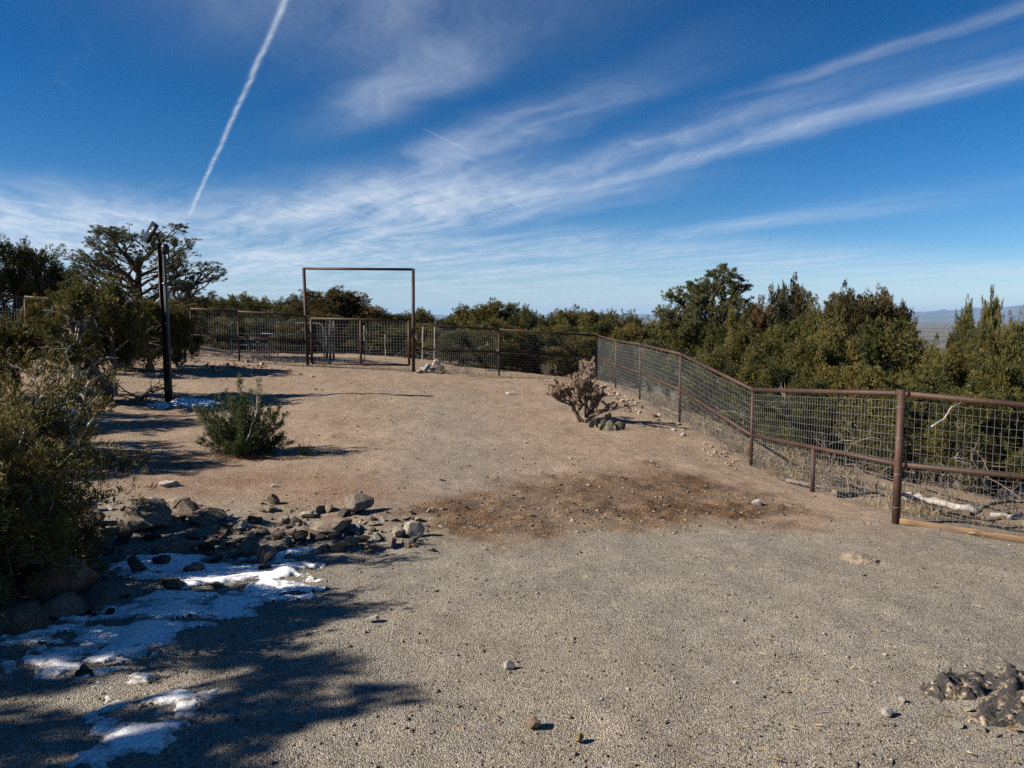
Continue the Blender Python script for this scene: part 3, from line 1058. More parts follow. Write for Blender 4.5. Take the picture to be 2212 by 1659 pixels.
JUN = [juniper_meshes(101, 3.0, 1.5, 62, 150, 0.064, 6, spire=0.40, dead=2, cl=(0.14, 0.27), shoots=1),
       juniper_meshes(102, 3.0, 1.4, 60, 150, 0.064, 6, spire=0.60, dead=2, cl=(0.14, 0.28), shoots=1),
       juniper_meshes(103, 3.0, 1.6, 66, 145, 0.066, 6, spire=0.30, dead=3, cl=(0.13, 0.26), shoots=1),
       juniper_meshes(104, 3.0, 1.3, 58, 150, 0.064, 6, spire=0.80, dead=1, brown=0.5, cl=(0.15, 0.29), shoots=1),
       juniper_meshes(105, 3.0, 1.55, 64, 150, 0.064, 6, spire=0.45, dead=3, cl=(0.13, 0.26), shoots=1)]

TREES = [
    # u, v of the top, distance, width, mesh, brown?, label key
    (1640, 668, 24.0, 150, 3, 1, 'brown'), (1697, 628, 25.0, 120, 3, 1, 'spire'), (1445, 690, 26.0, 120, 2, 0, 'pinfoot'), (1585, 690, 23.0, 130, 1, 0, 'pinright'),
    (1765, 690, 20.0, 190, 0, 0, 'r'), (1845, 645, 21.0, 210, 4, 1, 'rtop'), (1918, 657, 21.0, 140, 1, 1, 'r'), (1745, 745, 18.0, 190, 2, 0, 'r'), (1890, 715, 18.5, 220, 0, 0, 'r'),
    (2093, 682, 21.0, 90, 1, 0, 'rr'), (2142, 664, 20.0, 80, 3, 0, 'rr'), (2215, 705, 18.0, 150, 0, 0, 'rr'), (2065, 757, 17.0, 170, 4, 0, 'rr'), (1985, 780, 18.0, 150, 2, 0, 'rr'),
    (1690, 790, 15.6, 190, 2, 0, 'f'), (1845, 795, 14.8, 210, 4, 0, 'f'), (2010, 820, 14.2, 200, 0, 0, 'f'), (2160, 790, 13.6, 230, 2, 0, 'f'), (2330, 745, 12.8, 280, 0, 0, 'f'),
    (1555, 765, 21.0, 150, 0, 0, 'f2'), (1630, 800, 17.6, 130, 1, 0, 'f2'),
    (1240, 676, 36, 150, 2, 0, 'm'), (1335, 684, 38, 130, 0, 0, 'm'), (1175, 690, 36, 80, 1, 0, 'm'), (1405, 702, 33, 110, 4, 0, 'm'), (1290, 700, 33, 150, 2, 0, 'm'), (1210, 705, 33, 130, 4, 0, 'm'),
    (1010, 668, 35, 110, 1, 0, 'c'), (1080, 658, 35, 130, 3, 0, 'c'), (1135, 674, 34, 90, 1, 0, 'c'), (1050, 695, 32, 160, 0, 0, 'c'), (1130, 715, 31.5, 150, 2, 0, 'c'), (960, 692, 35, 100, 2, 0, 'c'),
    (705, 630, 36, 180, 3, 1, 'g'), (640, 645, 37, 110, 1, 0, 'g'), (765, 655, 38, 120, 0, 0, 'g'), (835, 680, 39, 130, 2, 0, 'g'), (905, 672, 41, 90, 1, 0, 'g'), (870, 695, 36, 120, 4, 0, 'g'),
    (785, 690, 34, 130, 2, 0, 'g'), (930, 700, 38, 90, 0, 0, 'g'), (690, 680, 34, 150, 4, 0, 'g'),
    (400, 640, 40, 120, 0, 0, 'l'), (462, 645, 41, 90, 1, 0, 'l'), (518, 640, 40, 80, 3, 0, 'l'), (568, 650, 39, 80, 1, 0, 'l'), (605, 655, 39, 80, 0, 0, 'l'), (435, 665, 35, 120, 2, 0, 'l'),
    (505, 668, 35, 110, 0, 0, 'l'), (585, 672, 36, 110, 4, 0, 'l'), (380, 655, 30, 120, 4, 0, 'l'),
    (70, 540, 30, 150, 2, 0, 'ld'), (-5, 528, 29, 140, 0, 0, 'ld'), (125, 580, 31, 100, 4, 0, 'ld'), (-90, 520, 28, 180, 2, 0, 'ld'),
    (245, 655, 20.5, 150, 3, 1, 'lb'), (320, 650, 21, 130, 4, 0, 'lb2'), (380, 668, 22, 100, 1, 0, 'lb3'),
    (-10, 700, 16.0, 150, 2, 0, 'le'),
    (1800, 664, 22.5, 170, 0, 0, 'r'), (1885, 662, 22.5, 150, 3, 1, 'r'), (1945, 695, 20.5, 100, 2, 0, 'r'), (1715, 700, 21.5, 140, 4, 0, 'r'), (1800, 730, 18.5, 170, 1, 0, 'r'),
    (1500, 700, 24.5, 130, 4, 0, 'f2'), (1600, 720, 21.5, 130, 2, 0, 'f2'), (1660, 730, 20, 130, 1, 0, 'f2'), (2125, 725, 18.5, 120, 0, 0, 'rr'), (2190, 720, 19.5, 110, 4, 0, 'rr'), (2025, 785, 16.5, 130, 1, 0, 'rr'),
    (1760, 830, 14.6, 170, 0, 0, 'f'), (1930, 850, 13.6, 170, 1, 0, 'f'), (2085, 850, 12.9, 180, 4, 0, 'f'),
    (985, 685, 39, 110, 0, 0, 'c'), (1040, 672, 38, 120, 4, 0, 'c'), (1110, 668, 37, 120, 0, 0, 'c'), (1000, 715, 31.5, 150, 4, 0, 'c'), (1080, 720, 31, 150, 0, 0, 'c'),
    (1215, 680, 40, 120, 1, 0, 'm'), (1280, 678, 40, 140, 4, 0, 'm'), (1370, 690, 37, 130, 2, 0, 'm'), (1200, 718, 32, 150, 0, 0, 'm'), (1350, 712, 32.5, 150, 1, 0, 'm'), (1260, 722, 31.5, 140, 3, 0, 'm'),
    (670, 660, 38, 130, 2, 0, 'g'), (735, 645, 37.5, 130, 4, 0, 'g'), (800, 668, 40, 130, 1, 0, 'g'), (860, 682, 40, 120, 0, 0, 'g'), (830, 710, 34, 140, 1, 0, 'g'), (910, 705, 34, 130, 2, 0, 'g'),
    (430, 645, 39, 100, 4, 0, 'l'), (490, 650, 38, 110, 2, 0, 'l'), (545, 655, 38, 100, 4, 0, 'l'), (620, 668, 36, 110, 1, 0, 'l'), (470, 690, 33, 120, 1, 0, 'l'), (540, 690, 33.5, 120, 3, 0, 'l'), (620, 700, 33.5, 130, 0, 0, 'l'),
]
TL = {
    'brown': ('winter browned juniper just right of the tall pinyon pine', 'tree', None),
    'spire': ('tall dark juniper with a pointed top right of the pinyon pine', 'tree', None),
    'pinfoot': ('low juniper at the left foot of the tall pinyon pine', 'tree', None),
    'pinright': ('juniper leaning against the right side of the pinyon pine', 'tree', None),
    'rtop': ('brown tipped juniper standing highest in the clump beyond the right fence', 'tree', None),
    'r': ('olive juniper in the dense clump beyond the right fence', 'tree', 'junipers in the right clump'),
    'rr': ('olive juniper at the far right edge below the mountains', 'tree', 'junipers at the right edge'),
    'f': ('low juniper close behind the wire of the near right fence', 'tree', 'junipers against the right fence'),
    'f2': ('juniper behind the sloping part of the right fence', 'tree', 'junipers behind the sloping fence'),
    'm': ('distant low juniper above the fence corner in the middle', 'tree', 'distant junipers above the fence corner'),
    'c': ('juniper in the clump behind the fence right of the gate arch', 'tree', 'junipers right of the gate'),
    'g': ('juniper in the clump seen behind the gate arch', 'tree', 'junipers behind the gate'),
    'l': ('distant juniper left of the gate behind the tube gate', 'tree', 'junipers left of the gate'),
    'ld': ('dark juniper beyond the left fence beside the umbrella pinyon', 'tree', 'dark junipers at the left'),
    'lb': ('browned juniper behind the twisted white trunk left of the pole', 'tree', None),
    'lb2': ('green juniper directly behind the leaning light pole', 'tree', None),
    'lb3': ('narrow juniper just right of the leaning light pole', 'tree', None),
    'le': ('dark juniper cut off by the left edge before the fence', 'tree', None),
}
rt = RS(77)
ORD = ('leftmost', 'second', 'third', 'fourth', 'fifth', 'sixth', 'seventh', 'eighth', 'ninth', 'tenth', 'eleventh', 'twelfth', 'thirteenth', 'fourteenth', 'fifteenth', 'sixteenth', 'seventeenth', 'eighteenth', 'nineteenth', 'twentieth')
for (u, v, d, wpx, mi, brn, key) in TREES:
    parts, Hh, R = JUN[mi]
    top = P(u, v, d)
    g = float(base_h(np.array([top[0]]), np.array([top[1]]))[0])
    hgt = max(0.9, top[2] - g)
    rad = wpx / 2 * d / F * 1.12
    lab, cat, grp = TL[key]
    if grp:
        same = sorted((q[0], -q[2]) for q in TREES if q[6] == key)
        k = same.index((u, -d))
        lab += ', ' + ('leftmost of them' if k == 0 else 'rightmost of them' if k == len(same) - 1 else ORD[k] + ' from the left')
    put_tree('juniper_tree', parts, (top[0], top[1], g - 0.02), (rad / R, rad / R, hgt / Hh * 1.0), rt.uniform(0, 6.28), lab, cat, grp,
             M['juniper_red'] if brn else None)

# pinyon pines
parts, Hh, R = pinyon_meshes(17, 4.3, 2.9, True, 19, 0.068, 17, 0.34, nb=(5, 4, 3))
p = P(292, 640, 27.0)
g = hz(p[0], p[1])
put_tree('pinyon_pine', parts, (p[0], p[1], g), (2.85 / R, 2.85 / R, (P(300, 484, 27)[2] - g) / Hh), 0.7, 'wide umbrella shaped pinyon pine behind the light pole', 'tree')
parts, Hh, R = pinyon_meshes(12, 5.0, 2.3, False, 30, 0.080, 18, 0.10, nb=(6, 4, 3))
p = P(1530, 640, 25.5)
g = hz(p[0], p[1])
put_tree('pinyon_pine', parts, (p[0], p[1], g), (2.15 / R, 2.15 / R, (P(1530, 575, 25.5)[2] - g) / Hh), 0.3, 'tall pinyon pine beyond the right fence against the sky', 'tree')

PINE = pinyon_meshes(23, 5.0, 2.2, False, 16, 0.085, 18, 0.25, nb=(4, 3, 3))

# juniper with the twisted bleached trunk
def twisted_juniper():
    base = G(215, 874)
    root = empty('juniper_tree', tuple(base), 'juniper with twisted bleached white trunk left of the pole', 'tree')
    rng = RS(55)
    s = base[1] / F
    tr, dd = MB(), MB()
    pts = [(-0.02 * 0, 0, -0.1), (-0.10, 0, 0.08), (-0.30, 0.02, 0.30), (-0.46, 0.05, 0.55), (-0.50, 0.1, 0.85), (-0.42, 0.1, 1.2), (-0.3, 0.1, 1.7)]
    for k in range(7):
        off = rng.normal(0, 0.05, 3)
        q = [np.array(p) + off * (1 if i < 4 else 3) * (i / 5) + np.array([0.10 * math.cos(k + i * 0.7), 0.07 * math.sin(k + i * 0.7), 0]) * (1 - i / 8) for i, p in enumerate(pts)]
        tube(tr, q, [0.10, 0.085, 0.075, 0.065, 0.05, 0.035, 0.02], 6, jitter=0.2, rng=rng)
    for e in ((0.25, 0.0, 0.75), (0.4, 0.1, 1.0), (-0.9, 0.1, 1.0), (0.1, -0.2, 0.6), (-0.75, -0.1, 0.7)):
        a = np.array(pts[rng.randint(2, 4)], float)
        tube(tr, curve(a, e, 0.08, 8, rng, 0.1), np.linspace(0.05, 0.015, 8), 6, jitter=0.15, rng=rng)
    for k in range(9):
        a = np.array([rng.uniform(-0.9, 0.7), -0.6 + rng.normal(0, 0.2), rng.uniform(0.5, 1.7)])
        dead_twigs(dd, a, (rng.normal(0, 0.7), -0.5, 0.8), rng.uniform(0.3, 0.7), rng, 2, 0.014)
    obj('trunk', tr.mesh('trunk', M['palebark'], True), root)
    tag(obj('dead_twigs', dd.mesh('dead_twigs', M['dead'], True), root), kind='stuff')
    parts, Hh, R = juniper_meshes(155, 2.6, 1.6, 84, 150, 0.060, 6, dead=0, spire=0.25, bare=0.32, brown=0.4, cl=(0.08, 0.22))
    c = tag(obj('crown', parts[1][1], root), kind='stuff')
    c.location = (-0.30, 0.65, 0.0)
    b2 = tag(obj('limbs', parts[0][1], root), kind='stuff')
    b2.location = (-0.30, 0.65, 0.0)


twisted_juniper()

# near juniper on the left
def near_juniper():
    """low spreading juniper: long limbs arching outwards, tufted along their outer half"""
    rng = RS(9)
    bx, by = -4.85, 5.95
    bz = hz(bx, by)
    root = empty('juniper_tree', (bx, by, bz), 'large spreading juniper filling the left edge in the foreground', 'tree')
    tr, cr, dd = MB(), MB(), MB()

    def tuft_line(p, t0, dens, size, base_t):
        n = max(3, int(dens))
        k = len(p) - 1
        t = rng.uniform(t0, 1.0, n)
        i = np.minimum((t * k).astype(int), k - 1)
        C = p[i] + (p[i + 1] - p[i]) * (t * k - i)[:, None] + rng.normal(0, 0.032, (n, 3))
        D = p[-1] - p[0]; D = D / np.linalg.norm(D)
        D = D * 0.6 + np.array([0, 0, 0.5]) + rng.normal(0, 0.4, (n, 3))
        sprigs(cr, C, D / np.linalg.norm(D, axis=1)[:, None], size, 8, rng, 0.42, 0.095, np.clip(base_t + rng.normal(0, 0.15, n), 0, 1))

    for m in range(92):
        a = rng.uniform(-math.pi, math.pi)
        reach = rng.uniform(0.75, 2.0) * (1.0 if abs(a) < 1.3 else 0.85)
        reach0 = reach
        hgt = 1.65 * rng.rand() ** 1.25 * (1.15 - 0.45 * reach / 1.75)
        reach = min(reach0, 1.15 + 0.9 * float(sstep(0.35, 0.8, hgt)))
        st = np.array([rng.normal(0, 0.1), rng.normal(0, 0.1), rng.uniform(0.0, 0.35)])
        tip = np.array([math.cos(a) * reach, math.sin(a) * reach * 0.95, hgt])
        p = curve(st, tip, 0.12 - 0.12 * (hgt > 0.9), 10, rng, 0.05)
        tube(tr, p, np.linspace(0.030, 0.006, 10), 5, cap=False, jitter=0.1, rng=rng)
        bt = np.clip(rng.normal(0.50, 0.14), 0, 1)
        tuft_line(p, 0.62, 22, 0.058, bt)
        for k in range(11):
            i = rng.randint(4, 10)
            d = (tip - st) / np.linalg.norm(tip - st) + rng.normal(0, 0.65, 3) + np.array([0, 0, 0.25])
            d /= np.linalg.norm(d)
            L = rng.uniform(0.18, 0.46)
            q = curve(p[i], p[i] + d * L, 0.08, 6, rng, 0.06)
            tube(tr, q, np.linspace(0.010, 0.003, 6), 4, cap=False)
            tuft_line(q, 0.22, 16, 0.055, bt)
            for j in range(3):
                i2 = rng.randint(2, 6)
                d2 = d + rng.normal(0, 0.6, 3); d2 /= np.linalg.norm(d2)
                q2 = curve(q[i2], q[i2] + d2 * L * 0.45, 0.05, 4, rng, 0.05)
                tuft_line(q2, 0.1, 6, 0.052, bt)
    for k in range(9):
        a = rng.uniform(-1.6, 0.9)
        dead_twigs(dd, (math.cos(a) * 0.7, math.sin(a) * 0.7, rng.uniform(0.15, 1.0)), (math.cos(a), math.sin(a), rng.uniform(-0.1, 0.5)), rng.uniform(0.35, 0.7), rng, 2, 0.010)
    obj('trunk', tr.mesh('trunk', M['palebark'], True), root)
    tag(obj('crown', cr.mesh('crown', M['juniper'], False, True), root), kind='stuff')
    tag(obj('dead_twigs', dd.mesh('dead_twigs', M['dead'], True), root), kind='stuff')


near_juniper()
# trees of the same stand just left of the frame, whose shade falls across the yard
for (x, y, h, r, mi, lab) in ((-9.3, 1.1, 5.4, 1.7, 9, 'pinyon pine left of view shading the bottom corner'), (-8.4, 2.3, 4.9, 1.6, 9, 'pinyon pine left of view shading the near gravel'),
                              (-9.6, 3.2, 5.5, 1.3, 9, 'pinyon pine left of view shading the snow'),
                              (-9.5, 9.8, 3.0, 1.6, 2, 'juniper left of view shading the slope'), (-12.0, 12.6, 3.3, 1.6, 4, 'juniper left of view shading the foot of the pole')):
    parts, Hh, R = JUN[mi] if mi < 9 else PINE
    put_tree('juniper_tree' if mi < 9 else 'pinyon_pine', parts, (x, y, hz(x, y) - 0.02), (r / R, r / R, h / Hh), rt.uniform(0, 6.28), lab, 'tree')


# young juniper in the yard
def sapling():
    base = G(532, 982)
    rng = RS(33)
    s = base[1] / F                               # metres per survey pixel here
    root = empty('juniper_sapling', tuple(base), 'small dark green juniper bush standing alone on the dirt slope', 'shrub')
    tr, cr, dd = MB(), MB(), MB()
    for k in range(84):
        a = rng.uniform(0, 2 * math.pi) if k % 3 else rng.choice([2.6, 3.3, 0.2, 1.7]) + rng.normal(0, 0.3)
        rr = rng.uniform(0.05, 1.0) ** 0.6
        tipx = math.cos(a) * rr * 105 * s
        tipy = math.sin(a) * rr * 80 * s
        h = (150 - 70 * rr ** 1.6) * s * rng.choice([0.35, 0.55, 0.75, 0.95, 1.15]) * rng.uniform(0.9, 1.1)
        if tipx > 0.15 and rr > 0.35:
            h *= 0.82
        p = curve((tipx * 0.12, tipy * 0.12, 0.0), (tipx, tipy, h), -0.12, 9, rng, 0.03)
        tube(tr, p, np.linspace(0.011, 0.003, 9), 4, cap=False)
        n = 46
        t = rng.uniform(0.18, 1.05, n) ** 0.8
        t = np.minimum(t, 1.0)
        i = np.minimum((t * 8).astype(int), 7)
        C = p[i] + (p[i + 1] - p[i]) * (t * 8 - i)[:, None]
        w = 0.075 * (1.12 - t)
        C = C + rng.normal(0, 1, (n, 3)) * w[:, None]
        D = (p[-1] - p[3]); D /= np.linalg.norm(D)
        D = D[None] * 0.7 + np.array([0, 0, 0.6]) + rng.normal(0, 0.25, (n, 3))
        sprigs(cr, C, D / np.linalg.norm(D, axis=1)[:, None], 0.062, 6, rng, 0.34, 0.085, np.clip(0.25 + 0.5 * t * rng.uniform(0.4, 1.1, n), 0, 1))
    bare = curve((0.05, -0.2, 0.1), (0.32, -0.28, 1.02 * 130 * s), 0.1, 8, rng, 0.05)
    tube(dd, bare, np.linspace(0.014, 0.005, 8), 5)
    for i in (4, 5, 6, 7):
        dead_twigs(dd, bare[i], (rng.normal(0, 0.5), -0.2, 0.7), 0.22, rng, 1, 0.006)
    obj('stem', tr.mesh('stem', M['bark'], True), root)
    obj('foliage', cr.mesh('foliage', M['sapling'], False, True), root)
    obj('dead_branch', dd.mesh('dead_branch', M['palebark'], True), root)
    # shed needles at the foot
    nb = MB()
    n = 500
    a = rng.uniform(0, 6.28, n); r = np.abs(rng.normal(0, 0.22, n))
    x, y = base[0] + 0.08 + np.cos(a) * r, base[1] - 0.25 + np.sin(a) * r * 0.6
    C = np.stack([x, y, H(x, y) + 0.01], 1)
    D = rng.normal(0, 1, (n, 3)); D[:, 2] = np.abs(D[:, 2]) * 0.2
    sprigs(nb, C, D / np.linalg.norm(D, axis=1)[:, None], 0.05, 4, rng, 0.6, 0.06)
    o = obj('needle_litter', nb.mesh('needle_litter', mat_leaf('red_needles', [(0, (0.16, 0.06, 0.03)), (1, (0.30, 0.13, 0.06))]), False, True))
    tag(o, 'rust red fallen needles under the small juniper bush', 'litter', kind='stuff')


sapling()


# ------------------------------------------------------------------ pipe fence
def pipe(name, a, b, r, parent, n=10):
    mb = MB()
    tube(mb, [a, b], r, n)
    return obj(name, mb.mesh(name, M['pipe'], True), parent)


def wire_panel(parent, A, B, ta, tb, dx, dz, bottom_fn, r=0.0021):
    """welded wire between two posts; A, B feet (xy), ta, tb top heights"""
    mb = MB()
    A, B = np.asarray(A, float), np.asarray(B, float)
    L = np.linalg.norm(B[:2] - A[:2])
    nv = int(L / dx)
    e = (B[:2] - A[:2]) / L
    rng = RS(int(abs(A[0] * 1000)) % 9999)
    tt = np.arange(1, nv + 1) / (nv + 1)
    XY = A[:2][None] + (B[:2] - A[:2])[None] * tt[:, None]
    foot_z = np.broadcast_to(bottom_fn(XY[:, 0], XY[:, 1]), (nv,))
    foot = []
    for i in range(1, nv + 1):
        t = i / (nv + 1)
        xy = A[:2] + (B[:2] - A[:2]) * t
        zt = ta + (tb - ta) * t - 0.075
        zb = foot_z[i - 1]
        foot.append(zb)
        j = rng.normal(0, 0.004)
        tube(mb, [(xy[0] + e[0] * j, xy[1] + e[1] * j, zb), (xy[0], xy[1], zt)], r, 3, cap=False)
    foot = np.array(foot)
    nh = int((max(ta, tb) - foot.min()) / dz) + 1
    for k in range(nh):
        P0 = np.array([A[0], A[1], ta - 0.08 - k * dz])
        P1 = np.array([B[0], B[1], tb - 0.08 - k * dz])
        ts = np.linspace(0.0, 1.0, 9)
        pts = P0[None] + (P1 - P0)[None] * ts[:, None]
        pts[1:-1] += rng.normal(0, 0.0035, (7, 3))
        fz = np.interp(ts, np.linspace(0, 1, nv), foot)
        ok = pts[:, 2] > fz + 0.01
        if ok.sum() < 2:
            continue
        tube(mb, pts[ok], r, 3, cap=False)
    return obj('wire_mesh', mb.mesh('wire_mesh', M['wire'], False), parent)


def build_fence():
    # right run: from the gate post round to the near yard
    pts = [(P(q[0], q[1], q[4]), P(q[0], q[2], q[4]), P(q[0], q[3], q[4])) for q in POSTS_R]
    for i in range(len(pts)):                  # plumb each post over its foot
        t, m, f = pts[i]
        t[:2] = f[:2]; m[:2] = f[:2]
    def run(seg, label, name, skip_first=False, bigpost=None):
        f0 = seg[0][2]
        root = empty(name, (f0[0], f0[1], hz(f0[0], f0[1])), label, 'fence', 'pipe and wire fences of the pen')
        off = np.array(root.location)
        for i, (t, m, f) in enumerate(seg):
            if not (skip_first and i == 0):
                big = bigpost is not None and i == bigpost
                post = pipe('post', f - off - np.array([0, 0, 0.25]), t - off + np.array([0, 0, 0.045 if big else -0.01]), 0.045 if big else 0.032, root, 12)
            if not (skip_first and i == 0) and f[1] < 22:
                for q in (0.12, 0.38, 0.66, 0.9):          # wire ties holding the mesh to the post
                    zt = f[2] + (t[2] - f[2]) * q
                    ring = [(f[0] + 0.047 * math.cos(w_) - off[0], f[1] + 0.047 * math.sin(w_) - off[1], zt + 0.006 * math.sin(3 * w_) - off[2]) for w_ in np.linspace(0, 6.283, 11)]
                    tm = MB()
                    tube(tm, ring, 0.0022, 4, cap=False)
                    obj('wire_tie', tm.mesh('wire_tie', M['wire'], True), post)
            if i + 1 < len(seg):
                t2, m2, f2 = seg[i + 1]
                pipe('rail', t - off, t2 - off, 0.033, root, 12)
                pipe('rail', m - off, m2 - off, 0.031, root, 12)
                wp = wire_panel(root, f - off, f2 - off, t[2] - off[2], t2[2] - off[2], 0.076, 0.10,
                                lambda x, y: H(x + off[0], y + off[1]) - off[2] - 0.01)
        return root, off
    run(pts[0:3], 'brown pipe and wire fence from the arch right to the corner', 'pipe_fence', True)
    root, off = run(pts[2:7], 'brown pipe and wire fence running down the slope from the far corner', 'pipe_fence', True)
    root, off = run(pts[6:9], 'brown pipe and wire fence along the right side of the near yard', 'pipe_fence', True, 1)
    # stub post under the middle rail
    t6, m6, f6 = pts[6]; t7, m7, f7 = pts[7]
    k = 0.52
    xy = f6 + (f7 - f6) * k
    mz = m6 + (m7 - m6) * k
    pipe('post', np.array([xy[0], xy[1], hz(xy[0], xy[1]) - 0.2]) - off, np.array([xy[0], xy[1], mz[2]]) - off, 0.033, root)
    # collars where rails meet the big post
    for zz in (t7[2], m7[2]):
        for sgn, other in ((-1, pts[6]), (1, pts[8])):
            dvec = other[2] - f7; dvec = dvec / np.linalg.norm(dvec)
            a = np.array([f7[0], f7[1], zz]) + dvec * 0.035
            pipe('weld_collar', a - off, a + dvec * 0.04 - off, 0.040, root, 12)
    # left run
    pl = [(P(q[0], q[1], q[4]), P(q[0], q[2], q[4]), P(q[0], q[3], q[4])) for q in POSTS_L]
    for t, m, f in pl:
        t[:2] = f[:2]; m[:2] = f[:2]
    run(pl, 'dark pipe and wire fence from the arch out past the left edge', 'pipe_fence', True)
    # arch over the gate
    fl, fr = pl[0][2], pts[0][2]
    zl, zr = P(660, 580, 25.4)[2], P(893, 582, 25.5)[2]
    root = empty('gate_arch', (fl[0], fl[1], fl[2]), 'tall square brown pipe arch framing the gate against the sky', 'arch')
    off = fl.copy()
    pipe('post', fl - off - (0, 0, 0.25), np.array([fl[0] - 0.06, fl[1], zl + 0.02]) - off, 0.055, root, 12)
    pipe('post', fr - off - (0, 0, 0.25), np.array([fr[0] + 0.03, fr[1], zr + 0.02]) - off, 0.055, root, 12)
    pipe('header', np.array([fl[0] - 0.06, fl[1], zl]) - off, np.array([fr[0] + 0.03, fr[1], zr]) - off, 0.042, root, 12)
    # gate leaf
    a = P(674, 786, 25.3); b = P(884, 790, 25.3)
    at, bt = P(674, 688, 25.3), P(884, 692, 25.3)
    at[:2] = a[:2]; bt[:2] = b[:2]
    a[2] += 0.02; b[2] += 0.02
    root = empty('pen_gate', tuple(a), 'brown pipe gate with wire mesh under the arch', 'gate')
    off = a.copy()
    pipe('stile', a - off, at - off, 0.042, root)
    pipe('stile', b - off, bt - off, 0.042, root)
    c, ct = a + (b - a) * 0.505, at + (bt - at) * 0.505
    pipe('stile', c - off, ct - off, 0.036, root)
    pipe('top_rail', at - off, bt - off, 0.040, root)
    pipe('bottom_rail', a - off, b - off, 0.036, root)
    for (p0, t0, p1, t1) in ((a, at, c, ct), (c, ct, b, bt)):
        wire_panel(root, p0 - off, p1 - off, t0[2] - off[2], t1[2] - off[2], 0.10, 0.10, lambda x, y: (a[2] + b[2]) / 2 - off[2], 0.0024)
    for zf in (0.2, 0.8):
        hp = a + (at - a) * zf
        pipe('hinge', hp - off - (0.11, 0, 0), hp - off - (0.02, 0, 0), 0.02, root, 8)
    # six bar tube gate standing beyond the left run
    x0, x1, y0, y1, d = 501, 700, 695, 771, 26.6
    A, B = P(x0, y1, d), P(x1, y1 + 4, d)
    ht = P(x0, y0, d)[2] - A[2]
    root = empty('tube_gate', tuple(A), 'grey six bar tube gate with rounded corner behind the left fence', 'gate')
    e = (B - A) / np.linalg.norm(B - A)
    L = np.linalg.norm(B - A)
    up = np.array([0, 0, 1.0])

    def gpipe(nm, pp, r=0.024):
        mb = MB()
        tube(mb, pp, r, 8)
        obj(nm, mb.mesh(nm, M['gate_steel'], True), root)
    cr_ = 0.16
    arc = lambda cx, cz, a0, a1: [e * (cx + cr_ * math.cos(q)) + up * (cz + cr_ * math.sin(q)) for q in np.linspace(a0, a1, 6)]
    fr_ = [e * 0 + up * 0.0] + arc(cr_, ht - cr_, math.pi, math.pi / 2) + arc(L - cr_, ht - cr_, math.pi / 2, 0) + [e * L]
    gpipe('frame', fr_, 0.027)
    for k in range(5):
        z = ht * (0.02 + 0.165 * k) 
        gpipe('bar', [up * z + e * 0.02, e * (L - 0.02) + up * z])
    for q in (0.5,):
        gpipe('stay', [e * L * q, e * L * q + up * ht], 0.014)


build_fence()


def stake(u, v0, v1, d, r, mat, label, name='fence_stake', lean=0.0, grp=None):
    a, b = P(u, v1, d), P(u + lean, v0, d)
    g = hz(a[0], a[1])
    a[2] = min(a[2], g) - 0.05
    mb = MB()
    rng = RS(int(u))
    k = 5
    pp = [a + (b - a) * i / k + rng.normal(0, 0.008, 3) for i in range(k + 1)]
    tube(mb, [q - a for q in pp], np.linspace(r, r * 0.85, k + 1), 6, jitter=0.15, rng=rng)
    o = obj(name, mb.mesh(name, mat, True), loc=tuple(a))
    tag(o, label, 'stake', grp)


stake(912, 706, 794, 26.8, 0.022, M['white_post'], 'pale wooden stake just right of the arch, nearer the post', lean=2)
stake(937, 706, 768, 29, 0.022, M['white_post'], 'second pale stake right of the arch', lean=2)
stake(787, 703, 772, 29, 0.018, M['white_post'], 'pale stake seen through the right half of the gate')
stake(832, 722, 772, 30, 0.018, M['white_post'], 'short pale stake seen through the gate near its right end')
for i, u in enumerate((706, 714, 721)):
    stake(u, 692, 778, 28.5 + i * 0.2, 0.05, M['greywood'], 'weathered grey board post behind the left half of the gate, ' + ('left', 'middle', 'right')[i] + ' of three', 'board_post', grp='grey board posts behind the gate')


